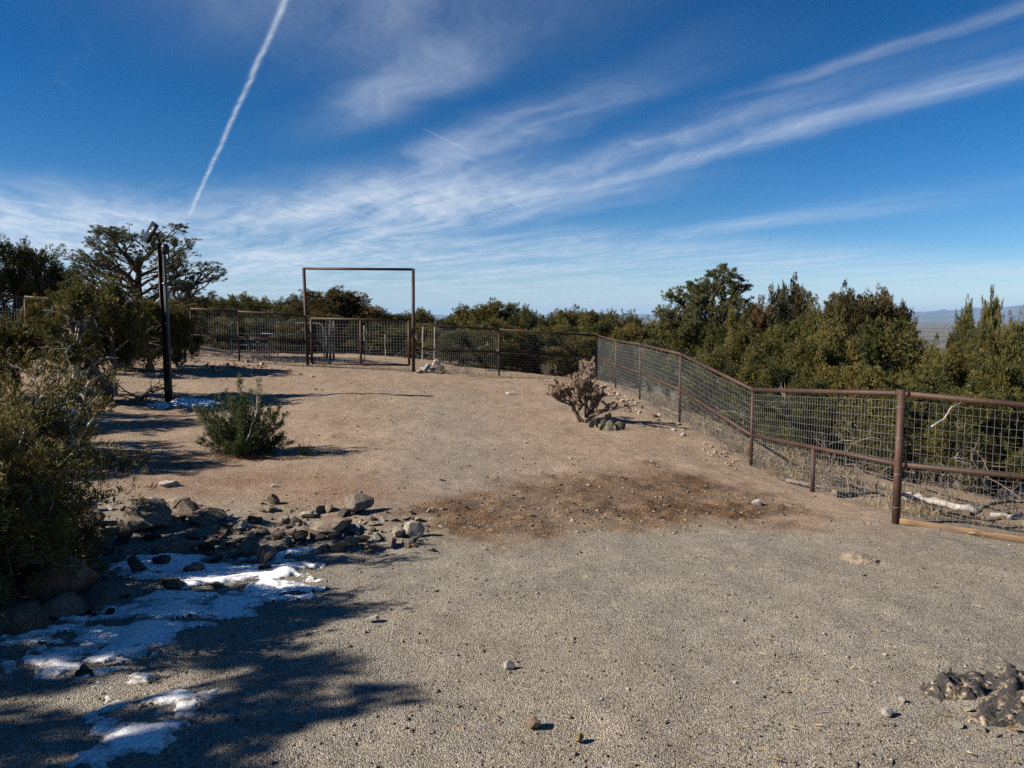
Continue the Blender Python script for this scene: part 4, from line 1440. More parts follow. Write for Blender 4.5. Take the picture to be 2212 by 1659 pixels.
# ------------------------------------------------------------------ light pole
def light_pole():
    base = G(365, 865)
    d = base[1]
    top = P(344, 527, d)
    root = empty('light_pole', tuple(base), 'leaning black steel pole with tilted solar lamp on top', 'lamp')
    ax = top - base
    ax[1] = 0.10
    Lp = np.linalg.norm(ax)
    w = ax / Lp
    u = np.array([1, 0, 0]) - w * w[0]; u /= np.linalg.norm(u)
    v = np.cross(w, u)
    A = np.array([u, v, w])
    # a wide flange column: two flanges and a web
    for s in (-1, 1):
        mb = MB(); box(mb, w * (Lp / 2 - 0.1) + u * s * 0.062, (0.006, 0.060, Lp / 2 + 0.1), A)
        obj('flange', mb.mesh('flange', M['rustbeam']), root)
    mb = MB(); box(mb, w * (Lp / 2 - 0.1) + v * 0.012, (0.0555, 0.006, Lp / 2 + 0.1), A)
    obj('web', mb.mesh('web', M['rustbeam']), root)
    mb = MB(); tube(mb, [u * 0.035 - v * 0.045, u * 0.035 - v * 0.045 + w * (Lp - 0.2)], 0.013, 8)
    cond = obj('conduit', mb.mesh('conduit', M['black'], True), root)
    for k in (0.25, 0.5, 0.75):
        mb = MB(); box(mb, w * Lp * k + u * 0.035 - v * 0.045, (0.022, 0.018, 0.02), A)
        obj('conduit_clamp', mb.mesh('conduit_clamp', M['steel']), cond)
    mb = MB()
    box(mb, w * (Lp + 0.006), (0.072, 0.072, 0.005), A)
    obj('cap_plate', mb.mesh('cap_plate', M['black']), root)
    # mast for the panel
    tip = P(339, 506, d) - base
    mb = MB(); tube(mb, [w * Lp - u * 0.02, w * Lp + (tip - w * Lp) * 0.6, tip], 0.022, 8)
    obj('mast', mb.mesh('mast', M['black'], True), root)
    # tilted panel, long side from lower left to upper right
    c = P(325, 502, d) - base
    px_ = d / F
    lng = np.array([14.5, 0, 24.0]) * px_
    hl = np.linalg.norm(lng) * 0.80
    lu = lng / np.linalg.norm(lng)
    side = np.array([0.25, -0.93, -0.15]); side -= lu * side.dot(lu); side /= np.linalg.norm(side)
    nrm = np.cross(lu, side)
    # face the camera obliquely so that its width reads
    side2 = side * 0.74 + nrm * 0.67; side2 /= np.linalg.norm(side2)
    nrm2 = np.cross(lu, side2)
    B = np.array([lu, side2, nrm2])
    mb = MB(); box(mb, c, (hl, 0.125, 0.016), B)
    hd = obj('lamp_head', mb.mesh('lamp_head', M['black']), root)
    for sg in (1, -1):
        mb = MB(); box(mb, c + nrm2 * 0.018 * sg, (hl * 0.93, 0.108, 0.003), B)
        obj('solar_panel', mb.mesh('solar_panel', M['panel']), hd)
    mb = MB(); box(mb, c + nrm2 * 0.026 + lu * 0.10 - side2 * 0.05, (hl * 0.28, 0.05, 0.012), B)
    obj('lens', mb.mesh('lens', M['lens']), hd)
    mb = MB(); box(mb, c - nrm2 * 0.026 + lu * 0.10 + side2 * 0.06, (hl * 0.26, 0.05, 0.012), B)
    obj('lens', mb.mesh('lens', M['lens']), hd)
    mb = MB(); tube(mb, [tip, c + lu * 0.04], 0.026, 8)
    obj('bracket', mb.mesh('bracket', M['black'], True), root)
    # round sensor hanging at the right of the top
    sc_ = P(357, 538, d) - base
    mb = MB()
    zz = np.linspace(-1, 1, 9)
    tube(mb, [sc_ + w * q * 0.12 for q in zz], [0.045, 0.075, 0.085, 0.088, 0.088, 0.088, 0.085, 0.07, 0.03], 12)
    obj('sensor_housing', mb.mesh('sensor_housing', M['black'], True), root)
    mb = MB(); tube(mb, [w * (Lp - 0.12), sc_], 0.018, 6)
    obj('sensor_arm', mb.mesh('sensor_arm', M['black'], True), root)
    mb = MB(); tube(mb, [w * (Lp - 0.02) + u * 0.05, w * (Lp + 0.16) + u * 0.07], 0.010, 6)
    obj('antenna', mb.mesh('antenna', M['black'], True), root)


light_pole()


# ------------------------------------------------------------------ cacti
def cholla():
    base = G(1258, 911)
    rng = RS(14)
    root = empty('cholla_cactus', tuple(base), 'spiny tree cholla cactus standing near the right fence', 'cactus')
    root.scale = (1.3, 1.3, 1.3)
    st, wd, sp = MB(), MB(), MB()
    s = base[1] / F

    def spines(pts, r, n, ln):
        C, D = [], []
        for _ in range(n):
            i = rng.randint(0, len(pts) - 1)
            t = rng.rand()
            c = pts[i] * (1 - t) + pts[i + 1] * t
            ax = pts[i + 1] - pts[i]
            dd_ = np.cross(ax, rng.normal(0, 1, 3)); dd_ /= np.linalg.norm(dd_) + 1e-9
            C.append(c + dd_ * r * 0.8); D.append(dd_)
        sprigs(sp, np.array(C), np.array(D), ln, 3, rng, 0.55, 0.09, rng.uniform(0.2, 1, n), 0.05)

    def grow(p0, d, L, r, lev, wood):
        k = 7
        d = np.array(d, float); d /= np.linalg.norm(d)
        pts = [np.array(p0, float)]
        for i in range(k):
            d = d + rng.normal(0, 0.10, 3) + np.array([0, 0, 0.05]); d /= np.linalg.norm(d)
            pts.append(pts[-1] + d * L / k)
        pts = np.array(pts)
        rad = np.full(k + 1, r); rad[-1] *= 0.55
        tube(wd if wood else st, pts, rad, 7, jitter=0.28, twist=0.25, rng=rng)
        spines(pts, r, int(L * (70 if wood else 420)), 0.016 if wood else 0.026)
        if lev >= 4:
            return
        nb = (3, 3, 3, 2)[lev]
        for j in range(nb):
            i = rng.randint(3, k + 1)
            sd = np.cross(d, rng.normal(0, 1, 3)); sd /= np.linalg.norm(sd)
            e = d * 0.6 + sd * 0.8 + np.array([0, 0, 0.25])
            grow(pts[i], e, L * rng.uniform(0.45, 0.75) if lev < 2 else rng.uniform(0.08, 0.17), max(0.011, r * 0.75), lev + 1 if lev < 2 else lev + 2 * (rng.rand() < 0.65) + 1, lev < 1)

    for (dx, dz_, L) in ((-0.6, 0.85, 0.46), (-0.25, 0.9, 0.50), (0.12, 1.0, 0.54), (-0.85, 0.65, 0.44), (0.5, 0.8, 0.38), (-0.05, 1.0, 0.50)):
        grow((rng.normal(0, 0.03), rng.normal(0, 0.04), -0.03), (dx, rng.normal(0, 0.35), dz_), L, 0.019, 0, True)
    # fallen arm to the right
    tip = P(1335, 885, base[1] - 0.2) - base
    arm = curve((0.03, -0.05, 0.06), tip, 0.04, 8, rng, 0.03)
    tube(wd, arm, np.linspace(0.024, 0.018, 8), 7, jitter=0.25, rng=rng)
    spines(arm, 0.02, 90, 0.03)
    for i in (4, 5, 5, 6, 6, 7, 7, 7):
        grow(arm[i], (rng.normal(0.2, 0.6), rng.normal(0, 0.5), rng.normal(0.4, 0.6)), rng.uniform(0.08, 0.16), 0.014, 4, False)
    obj('stem', wd.mesh('stem', M['cholla_wood'], True), root)
    tag(obj('joints', st.mesh('joints', M['cholla'], True), root), kind='stuff')
    o = obj('spines', sp.mesh('spines', M['spine'], False, True), root)
    tag(o, kind='stuff')


cholla()


def prickly_pear():
    base = G(1310, 926)
    rng = RS(4)
    root = empty('prickly_pear_cactus', tuple(base), 'low prickly pear cactus with flat grey green pads beside the cholla', 'cactus')
    s = base[1] / F
    sp = MB()
    # du, height of centre, depth, size, facing
    pads = [(-32, 7, 0.05, 11, 0.3), (-20, 9, 0.1, 10, 1.0), (-6, 10, -0.05, 12, 0.2), (5, 8, -0.12, 13, -0.3), (14, 12, 0.08, 11, 0.7), (25, 7, -0.1, 12, -0.2), (36, 5, 0.0, 10, 0.5),
            (0, 24, 0.05, 9, 0.25), (8, 27, 0.1, 8, 0.6), (-14, 3, -0.18, 9, 0.9), (18, 1, -0.22, 9, 1.2), (-3, 2, -0.26, 10, -0.8)]
    for (du, h, dy, sz, fc) in pads:
        mb = MB()
        nu, nv = 14, 8
        th = np.linspace(0, 2 * math.pi, nu, endpoint=False)
        V, q = [], []
        R_ = sz * s * 0.80
        e1 = np.array([math.cos(fc), math.sin(fc), rng.normal(0, 0.1)]); e1 /= np.linalg.norm(e1)
        e2 = np.array([rng.normal(0, 0.25), rng.normal(0, 0.3), 1.0]); e2 -= e1 * e2.dot(e1); e2 /= np.linalg.norm(e2)
        e3 = np.cross(e1, e2)
        ph = np.linspace(-1, 1, nv)
        for p_ in ph:
            z = math.sin(p_ * math.pi / 2) * 0.16
            w = math.cos(p_ * math.pi / 2) ** 0.55 if abs(p_) < 1 else 0.02
            for t_ in th:
                rx = (0.86 + 0.10 * math.sin(t_)) * w
                V.append((e1 * math.cos(t_) * rx + e2 * math.sin(t_) * 1.08 * w + e3 * z) * R_)
        i = np.arange(nv - 1)[:, None] * nu
        j = np.arange(nu)[None, :]
        q = np.stack([i + j, i + (j + 1) % nu, i + nu + (j + 1) % nu, i + nu + j], -1).reshape(-1, 4)
        c = np.array([du * s, dy, h * s])
        mb.add(np.array(V) + c, q)
        obj('pad', mb.mesh('pad', M['pear'], True), root)
        n = 40
        t_ = rng.uniform(0, 6.28, n); k = np.sqrt(rng.uniform(0, 1, n))
        sg = np.where(rng.rand(n) < 0.5, 1, -1)
        C = c + (np.cos(t_) * k * 0.85)[:, None] * e1 * R_ + (np.sin(t_) * k)[:, None] * e2 * R_ + (sg * 0.16 * np.sqrt(np.maximum(0, 1 - k * k)))[:, None] * e3 * R_
        sprigs(sp, C, e3[None] * sg[:, None], 0.022, 3, rng, 0.6, 0.06, rng.uniform(0.4, 1, n), 0.02)
    o = obj('spines', sp.mesh('spines', M['spine'], False, True), root)
    tag(o, kind='stuff')


prickly_pear()


# ------------------------------------------------------------------ stones
def rock_mesh(name, seed, mat, sub=2, cuts=7, rough=0.16, squash=(1, 1, 1)):
    rng = RS(seed)
    bm = bmesh.new()
    bmesh.ops.create_icosphere(bm, subdivisions=sub, radius=1.0)
    V = np.array([v.co[:] for v in bm.verts])
    fc = np.array([[v.index for v in f.verts] for f in bm.faces])
    bm.free()
    for _ in range(cuts):
        n = rng.normal(0, 1, 3); n /= np.linalg.norm(n)
        h = rng.uniform(0.38, 0.76)
        dd_ = V @ n
        V = V - np.where(dd_ > h, (dd_ - h) * 0.99, 0)[:, None] * n
    nz = vn3(V * 1.7 + seed, seed) - 0.5
    nz2 = vn3(V * 4.5 + seed, seed + 3) - 0.5
    nz3 = vn3(V * 10 + seed, seed + 5) - 0.5
    V = V * (1 + rough * 0.9 * nz + rough * 0.6 * nz2 + rough * 0.4 * nz3)[:, None] * np.array(squash)
    ext = V.max(0) - V.min(0)
    V = (V - (V.max(0) + V.min(0)) / 2) / ext[0]          # unit width
    V[:, 2] -= V[:, 2].min()
    mb = MB()
    mb.add(V, None, fc)
    me = mb.mesh(name, mat, smooth=True)
    me.set_sharp_from_angle(angle=math.radians(24))
    return me, (V.max(0) - V.min(0))


RM = {}
for mi_, mk in enumerate(('tan', 'pale', 'grey', 'dark', 'red', 'ochre')):
    RM[mk] = [rock_mesh('stone', 300 + mi_ * 20 + k, M[mk], 3 if mk != 'ochre' else 2, 11 + 2 * (k % 4), 0.12 + 0.04 * (k % 3), (1, 0.85, (0.62, 0.8, 0.45, 0.95, 0.7)[k])) for k in range(5)]
    RM[mk] += [rock_mesh('stone', 700 + mi_ * 20 + k, M[mk], 1, 6, 0.12, (1, 0.85, 0.7)) for k in range(2)]
rr = RS(5)
GN = 'stones of the rock edging'


LOOSE = {}                                                # stones too small to tell apart, collected per kind


def loose(u, v, wpx, mat, where, flat=0.7):
    b = G(u, v)
    me, ext = RM[mat][5 + rr.randint(0, 2)]
    w = wpx * b[1] / F
    V = np.array([q.co[:] for q in me.vertices]) * (w, w * rr.uniform(0.8, 1.1), w * flat)
    a = rr.uniform(0, 6.28)
    R2 = np.array([[math.cos(a), math.sin(a), 0], [-math.sin(a), math.cos(a), 0], [0, 0, 1]])
    fc = np.array([p_.vertices[:] for p_ in me.polygons])
    LOOSE.setdefault((where, mat), MB()).add(V @ R2 + (b[0], b[1], b[2] - 0.15 * w * flat), None, fc)


def stone(u, v, wpx, mat, k=None, label='stone', grp=None, flat=1.0, name='stone', sink=0.18, rz=None, at=None):
    """a stone whose foot is at (u, v); wpx its width"""
    b = G(u, v) if at is None else np.array(at)
    me, ext = RM[mat][rr.randint(0, 5) if k is None else k]
    w = wpx * b[1] / F
    o = obj(name, me, loc=(b[0], b[1], b[2] - sink * w * flat * ext[2]))
    o.scale = (w, w * rr.uniform(0.8, 1.1), w * flat)
    o.rotation_euler = (rr.normal(0, 0.08), rr.normal(0, 0.08), rr.uniform(0, 6.28) if rz is None else rz)
    tag(o, label, 'stone', grp)
    return o


# boulder and the larger named stones
def big_stone(u, v, wpx, hpx, mat, seed, label, sub=4, cuts=13, rough=0.14, depth=0.9, sink=0.12, tilt=0.0, name='boulder', rz=0.0):
    b = G(u, v)
    w = wpx * 1.08 * b[1] / F
    me, ext = rock_mesh(name, seed, M[mat], sub, cuts, rough, (1, depth, hpx / wpx * 1.05))
    b[1] += w * depth * 0.30
    b[2] = hz(b[0], b[1])
    o = obj(name, me, loc=(b[0], b[1], b[2] - sink * w * ext[2]))
    o.scale = (w, w, w)
    o.rotation_euler = (0, tilt, rz)
    tag(o, label, 'stone')
    return o


big_stone(301, 1146, 112, 70, 'grey', 243, 'largest grey boulder in the rock edging left of the yard', cuts=6, rough=0.24, sink=0.2)
big_stone(403, 1116, 44, 36, 'tan', 42, 'rounded tan stone right of the largest boulder', 3, 4, 0.08)
big_stone(382, 1097, 42, 30, 'tan', 43, 'angular tan stone behind the rounded one by the largest boulder', 3, 9)
big_stone(182, 1104, 38, 28, 'pale', 44, 'pale stone at the left end of the rock edging', 3, 8)
big_stone(194, 1136, 52, 34, 'grey', 45, 'grey stone left of the largest boulder', 3, 8)
big_stone(359, 1051, 40, 16, 'white', 46, 'flat white stone on the slope above the rock edging', 3, 10)
big_stone(586, 1090, 27, 24, 'tan', 47, 'cube shaped tan stone casting a shadow above the rock edging', 2, 14, 0.05, tilt=0.35)
big_stone(582, 1106, 32, 12, 'tan', 48, 'flat tan stone just below the cube shaped stone', 3, 8)
big_stone(533, 1198, 56, 40, 'grey', 49, 'big squarish grey block at the upper edge of the snow', 3, 14, 0.06, tilt=-0.15)
big_stone(572, 1214, 44, 24, 'tan', 50, 'pointed rough stone right of the squarish grey block', 3, 10, 0.2)
big_stone(705, 1155, 82, 34, 'tan', 51, 'long tan slab stone near the right end of the rock edging', 3, 9, 0.08)
big_stone(892, 1164, 44, 36, 'pale', 52, 'pale double lobed stone at the right end of the rock edging', 3, 6, 0.2)
big_stone(770, 1112, 60, 30, 'grey', 53, 'wedge shaped grey stone casting a dark shadow right of the edging', 3, 12, 0.06)
big_stone(410, 1240, 48, 20, 'tan', 54, 'elongated tan stone lying in the snow', 3, 7)
big_stone(363, 1282, 56, 26, 'dark', 55, 'dark flat stone in the middle of the snow', 3, 8)
big_stone(126, 1300, 124, 76, 'red', 56, 'large reddish sandstone boulder under the near juniper', 4, 9, 0.12)
big_stone(130, 1336, 90, 42, 'grey', 57, 'dark grey stone in front of the reddish boulder', 3, 8)
big_stone(196, 1324, 62, 40, 'grey', 58, 'grey stone touching the snow right of the reddish boulder', 3, 8)
big_stone(35, 1372, 100, 60, 'grey', 59, 'grey boulder at the left edge below the reddish boulder', 3, 8)
big_stone(1635, 1092, 18, 16, 'white', 60, 'white block of stone on the brown soil', 2, 12, 0.06)
big_stone(1866, 1214, 80, 34, 'tan', 163, 'flat orange tan rock set in the gravel near the plank', 4, 6, 0.34, sink=0.42)
big_stone(1100, 1446, 25, 21, 'white', 62, 'white stone alone on the gravel in the foreground', 3, 10, 0.06, sink=0.02)
big_stone(1151, 1580, 33, 27, 'pink', 63, 'pinkish tan stone near the bottom centre', 3, 10, 0.06, sink=0.02)
big_stone(1252, 1608, 20, 17, 'ochre', 64, 'small ochre stone right of the pinkish stone', 3, 6, 0.12, sink=0.05)
big_stone(803, 1350, 28, 18, 'white', 65, 'flat grey white stone at the edge of the tree shade', 3, 10, 0.1, sink=0.02)
big_stone(1921, 1552, 28, 22, 'white', 66, 'rounded pale stone left of the dark outcrop', 3, 4, 0.08)
big_stone(1950, 1519, 15, 13, 'pale', 67, 'smaller white pebble above the rounded pale stone by the outcrop', 2, 6)
big_stone(1103, 853, 20, 10, 'white', 68, 'white stone on the slope left of the cholla', 2, 8)
big_stone(294, 1246, 42, 34, 'dark', 69, 'black stone at the left upper edge of the snow', 3, 8)
big_stone(435, 1136, 84, 34, 'tan', 70, 'knobbly tan rock in the middle of the rock edging', 3, 6, 0.26)
big_stone(345, 1226, 34, 26, 'dark', 71, 'dark stone poking up through the snow', 3, 8)
big_stone(178, 1462, 44, 26, 'dark', 72, 'black stone in the shade below the snow', 3, 8, sink=0.3)

EDGE = [(365, 1118, 28, 'tan'), (237, 1099, 19, 'pale'), (522, 1144, 32, 'pale'), (495, 1136, 34, 'tan'), (616, 1127, 22, 'pale'), (640, 1131, 26, 'dark'), (600, 1166, 28, 'tan'),
        (567, 1157, 28, 'tan'), (459, 1174, 28, 'grey'), (348, 1196, 38, 'red'), (387, 1190, 60, 'grey'), (573, 1230, 24, 'dark'), (648, 1158, 26, 'grey'), (664, 1112, 24, 'pale'),
        (685, 1102, 34, 'grey'), (712, 1100, 30, 'tan'), (742, 1112, 22, 'dark'), (757, 1110, 24, 'pale'), (770, 1145, 16, 'pale'), (816, 1166, 26, 'pale'), (838, 1166, 26, 'tan'),
        (858, 1160, 30, 'pale'), (846, 1180, 36, 'tan'), (850, 1126, 18, 'tan'), (735, 1190, 40, 'grey'), (700, 1188, 32, 'grey'), (760, 1180, 30, 'tan'), (672, 1150, 36, 'tan'), (632, 1158, 24, 'tan'),
        (655, 1172, 30, 'dark'), (610, 1190, 26, 'dark'), (625, 1205, 22, 'grey'), (585, 1240, 20, 'dark'), (465, 1272, 22, 'tan'), (550, 1130, 26, 'dark'), (480, 1155, 24, 'grey'), (420, 1165, 30, 'dark'),
        (330, 1160, 30, 'dark'), (270, 1165, 34, 'dark'), (240, 1150, 36, 'grey'), (225, 1190, 32, 'dark'), (300, 1200, 28, 'grey'), (260, 1210, 30, 'grey'), (210, 1128, 24, 'tan'), (160, 1118, 26, 'grey'),
        (140, 1140, 30, 'grey'), (800, 1186, 26, 'tan'), (785, 1170, 22, 'dark'), (880, 1182, 20, 'tan'), (905, 1178, 14, 'tan'), (930, 1186, 15, 'tan'), (445, 1190, 30, 'dark'), (500, 1180, 26, 'dark'),
        (505, 1200, 22, 'grey'), (465, 1210, 24, 'dark'), (540, 1214, 22, 'grey'), (240, 1325, 26, 'dark'), (270, 1290, 20, 'dark'), (230, 1350, 20, 'grey'), (310, 1330, 18, 'dark'), (370, 1090, 26, 'pale'),
        (425, 1105, 26, 'tan'), (450, 1112, 24, 'tan'), (470, 1122, 26, 'tan'), (265, 1100, 20, 'tan'), (340, 1085, 26, 'pale'), (545, 1160, 20, 'tan'), (690, 1168, 26, 'tan'), (720, 1165, 22, 'dark')]

def edge_label(u, v, w, mk):
    big = 'small' if w < 14 else 'middling' if w < 25 else 'larger'
    col = {'dark': 'dark shaded', 'red': 'reddish'}.get(mk, mk)
    if u < 250: pl = 'left of the largest boulder'
    elif u < 350: pl = 'in front of the largest boulder' if v > 1120 else 'behind the largest boulder'
    elif u < 470: pl = 'around the knobbly tan rock of the edging' if v < 1150 else 'at the upper edge of the snow left of the squarish block'
    elif u < 620: pl = 'around the squarish grey block' if v > 1150 else 'above the squarish grey block'
    elif u < 780: pl = 'around the long tan slab of the edging' if v > 1130 else 'above the long tan slab of the edging'
    else: pl = 'near the pale double lobed stone'
    lab = '%s %s stone %s' % (big, col, pl)
    return lab, lab.replace('stone', 'stones')


for (u, v, w, mk) in EDGE:
    la, gr = edge_label(u, v, w, mk)
    stone(u, v, w * (1.3 if u > 450 else 1.18), mk, None, la, gr, rr.uniform(0.6, 1.0), sink=0.22)
for _ in range(46):
    u, v = rr.uniform(420, 920), 1145 + rr.normal(0, 22)
    mk = ('tan', 'pale', 'grey', 'red')[rr.choice(4, p=[0.5, 0.28, 0.14, 0.08])]
    w = rr.uniform(14, 28)
    la, gr = edge_label(u, v, w, mk)
    stone(u, v, w, mk, None, la, gr, rr.uniform(0.55, 0.95), sink=0.25)
for _ in range(70):                                        # smaller fill between them
    u = rr.uniform(150, 900)
    v = 1150 + rr.normal(0, 26) + (u < 450) * rr.uniform(0, 60)
    mk = ('tan', 'grey', 'dark', 'pale')[rr.choice(4, p=[0.4, 0.28, 0.2, 0.12])]
    w = rr.uniform(9, 19)
    la, gr = edge_label(u, v, w, mk)
    stone(u, v, w, mk, None, la, gr, rr.uniform(0.7, 1.1))
for _ in range(260):
    u = rr.uniform(140, 930)
    v = 1150 + rr.normal(0, 30) + (u < 450) * rr.uniform(0, 60)
    loose(u, v, rr.uniform(3, 9), ('tan', 'grey', 'dark', 'pale')[rr.choice(4, p=[0.45, 0.28, 0.15, 0.12])], 'edging')

# pile by the right arch post
for (u, v, w, mk) in ((905, 806, 18, 'grey'), (920, 805, 22, 'pale'), (934, 804, 22, 'tan'), (950, 801, 26, 'grey'), (942, 797, 22, 'pale'), (926, 799, 18, 'tan'), (960, 806, 16, 'tan'), (913, 802, 14, 'pale')):
    stone(u, v, w, mk, None, 'rock in the small pile at the foot of the right arch post', 'rock pile at the arch post', 1.1, 'rock')
# pale rubble along the fence foot and on the slope
FT = [0, 0.2, 0.45, 0.7, 1]
for k in range(130):
    t = rr.rand()
    fu = np.interp(t, FT, [1290, 1330, 1382, 1468, 1622]) - abs(rr.normal(0, 26)) - 8
    fv = np.interp(t, FT, [822, 838, 863, 912, 1010]) + rr.normal(3, 5)
    if k < 26:
        stone(fu, fv, rr.uniform(8, 14), rr.choice(['pale', 'tan']), None, 'pale rubble stone along the foot of the sloping fence', 'rubble along the sloping fence', rr.uniform(0.5, 0.9))
    else:
        loose(fu, fv, rr.uniform(3, 8), rr.choice(['pale', 'tan']), 'fence')
for k in range(170):
    u, v = rr.normal(480, 85), rr.normal(800, 10)
    if k < 24:
        stone(u, v, rr.uniform(8, 13), rr.choice(['pale', 'tan', 'red']), None, 'small pinkish stone on the bank before the left fence', 'stones on the bank by the left fence', rr.uniform(0.5, 0.9))
    else:
        loose(u, v, rr.uniform(3, 8), rr.choice(['pale', 'tan', 'red']), 'bank')
for k in range(420):
    u, v = rr.uniform(560, 1500), 826 + 320 * rr.rand() ** 1.3
    sz = (0.7 + (v - 830) / 500)
    if k < 24:
        stone(u, v, rr.uniform(8, 11) * sz, rr.choice(['pale', 'tan', 'pale', 'grey']), None, 'small loose stone scattered on the dirt slope before the gate', 'loose stones on the slope', rr.uniform(0.5, 0.9))
    else:
        loose(u, v, rr.uniform(2.5, 6) * sz, rr.choice(['pale', 'tan', 'tan', 'grey']), 'slope')
for k in range(420):
    u, v = rr.uniform(850, 2200), rr.uniform(1180, 1650)
    if k < 14:
        stone(u, v, rr.uniform(8, 11), rr.choice(['pale', 'tan', 'grey', 'ochre']), None, 'small loose stone scattered on the grey gravel yard', 'loose stones on the gravel', rr.uniform(0.5, 0.85))
    else:
        loose(u, v, rr.uniform(3, 7), rr.choice(['pale', 'tan', 'grey', 'ochre']), 'yard', rr.uniform(0.25, 0.6))
for k in range(240):
    a, q = rr.uniform(0, 6.28), math.sqrt(rr.rand())
    u, v = 1330 + math.cos(a) * 400 * q, 1100 + math.sin(a) * 58 * q
    if k < 16:
        stone(u, v, rr.uniform(10, 15), rr.choice(['tan', 'ochre', 'grey']), None, 'clod or stone in the brown churned soil', 'clods in the brown soil', rr.uniform(0.5, 0.8), sink=0.3)
    else:
        loose(u, v, rr.uniform(3, 9), rr.choice(['tan', 'ochre', 'grey', 'dark']), 'soil', 0.6)
WH = {'edging': 'between the rocks of the edging', 'fence': 'along the sloping fence', 'bank': 'on the bank by the left fence', 'slope': 'over the dirt slope', 'yard': 'over the gravel yard', 'soil': 'in the brown soil'}
for (where, mk), mb in LOOSE.items():
    tag(obj('pebbles', mb.mesh('pebbles', M[mk])), '%s pebbles strewn %s' % (mk, WH[where]), 'pebbles', kind='stuff')

# dark outcrop at the lower right
def outcrop():
    m, nt, b = new_mat('charred_outcrop')
    pos = objcoord(nt)
    n1 = noise_tex(nt, pos, 9.0, 7.0, 0.72, 0.6)
    n2 = noise_tex(nt, pos, 34.0, 5.0, 0.7)
    n3 = noise_tex(nt, pos, 90.0, 3.0, 0.7)
    c = ramp(nt, n1 * 0.62 + n2 * 0.38, [(0.42, (0.022, 0.020, 0.020)), (0.525, (0.042, 0.036, 0.033)), (0.555, (0.16, 0.12, 0.085)), (0.60, (0.42, 0.33, 0.22)), (0.75, (0.55, 0.46, 0.33))])
    nt.links.new(c, b.inputs['Base Color'])
    b.inputs['Roughness'].default_value = 0.75
    bump(nt, b, n2 * 0.6 + n3 * 0.4, 0.9, 0.03)
    c0 = G(2165, 1510)
    st = 0.013
    X, Y = np.meshgrid(np.arange(-0.62, 0.95, st), np.arange(-0.62, 0.66, st))
    x, y = X.ravel(), Y.ravel()
    # three swellings, lumpy with steep little faces
    d = np.full(len(x), 9.0)
    for (cx, cy, rx, ry) in ((-0.02, 0.20, 0.42, 0.17), (0.30, -0.02, 0.55, 0.28), (-0.20, -0.24, 0.20, 0.12), (0.10, -0.26, 0.30, 0.13), (-0.22, 0.10, 0.25, 0.16)):
        d = np.minimum(d, np.sqrt(((x - cx) / rx) ** 2 + ((y - cy) / ry) ** 2))
    q = fbm2(x * 3.2 + 5, y * 3.2, 91, 4)
    e = d + (q - 0.5) * 0.9
    body = sstep(1.15, 0.45, e)
    rg = np.abs(fbm2(x * 7, y * 7, 95, 3) - 0.5) * 2
    cell = fbm2(x * 12, y * 12, 97, 3)
    step = np.floor(fbm2(x * 5, y * 5, 99, 3) * 9) / 9
    ro = RS(3)
    cxs, cys = ro.uniform(-0.6, 0.9, 110), ro.uniform(-0.6, 0.62, 110)
    wx_, wy_ = x + (cell - 0.5) * 0.06, y + (rg - 0.5) * 0.05
    D2 = np.hypot(wx_[:, None] - cxs[None], (wy_[:, None] - cys[None]) * 1.25)
    near2 = np.partition(D2, 1, axis=1)
    who = np.argmin(D2, axis=1)
    gap = sstep(0.0, 0.028, near2[:, 1] - near2[:, 0])
    tilt = ro.uniform(0, 0.04, 110)[who] + ro.normal(0, 0.35, 110)[who] * (x - cxs[who]) + ro.normal(0, 0.3, 110)[who] * (y - cys[who])
    h = body * ((tilt - 0.02) * gap - 0.015 * (1 - gap)) + body * (0.02 + 0.03 * step + 0.06 * (1 - rg) * cell + 0.07 * (fbm2(x * 16, y * 16, 93, 3, 0.7) - 0.5)) - (1 - body) * 0.05
    z = H(x + c0[0], y + c0[1]) - c0[2] + h - 0.012
    ny, nx = X.shape
    ok = (body > 0.02).reshape(ny, nx)
    qq = ok[:-1, :-1] & ok[1:, :-1] & ok[:-1, 1:] & ok[1:, 1:]
    ii, jj = np.nonzero(qq)
    f = np.stack([ii * nx + jj, ii * nx + jj + 1, (ii + 1) * nx + jj + 1, (ii + 1) * nx + jj], 1)
    used = np.unique(f)
    mp = np.full(nx * ny, -1); mp[used] = np.arange(len(used))
    mb = MB()
    mb.add(np.stack([x, y, z], 1)[used], mp[f])
    me = mb.mesh('rock_outcrop', m, True)
    me.set_sharp_from_angle(angle=math.radians(28))
    o = obj('rock_outcrop', me, loc=tuple(c0))
    tag(o, 'black and cream mottled rock outcrop rising from the gravel at lower right', 'rock')


outcrop()
for i, (u, v, w, mk) in enumerate(((2066, 1566, 26, 'pale'), (2120, 1576, 24, 'pale'), (2190, 1578, 28, 'ochre'), (2092, 1528, 20, 'pale'), (2060, 1505, 18, 'ochre'), (2178, 1444, 20, 'grey'), (2150, 1590, 18, 'pale'), (2045, 1540, 14, 'ochre'))):
    stone(u, v, w, mk, None, ('%s stone beside the black outcrop, %s along its edge' % (mk, ('first', 'second', 'third', 'fourth', 'fifth', 'sixth', 'seventh', 'eighth')[i])), None, 0.7)


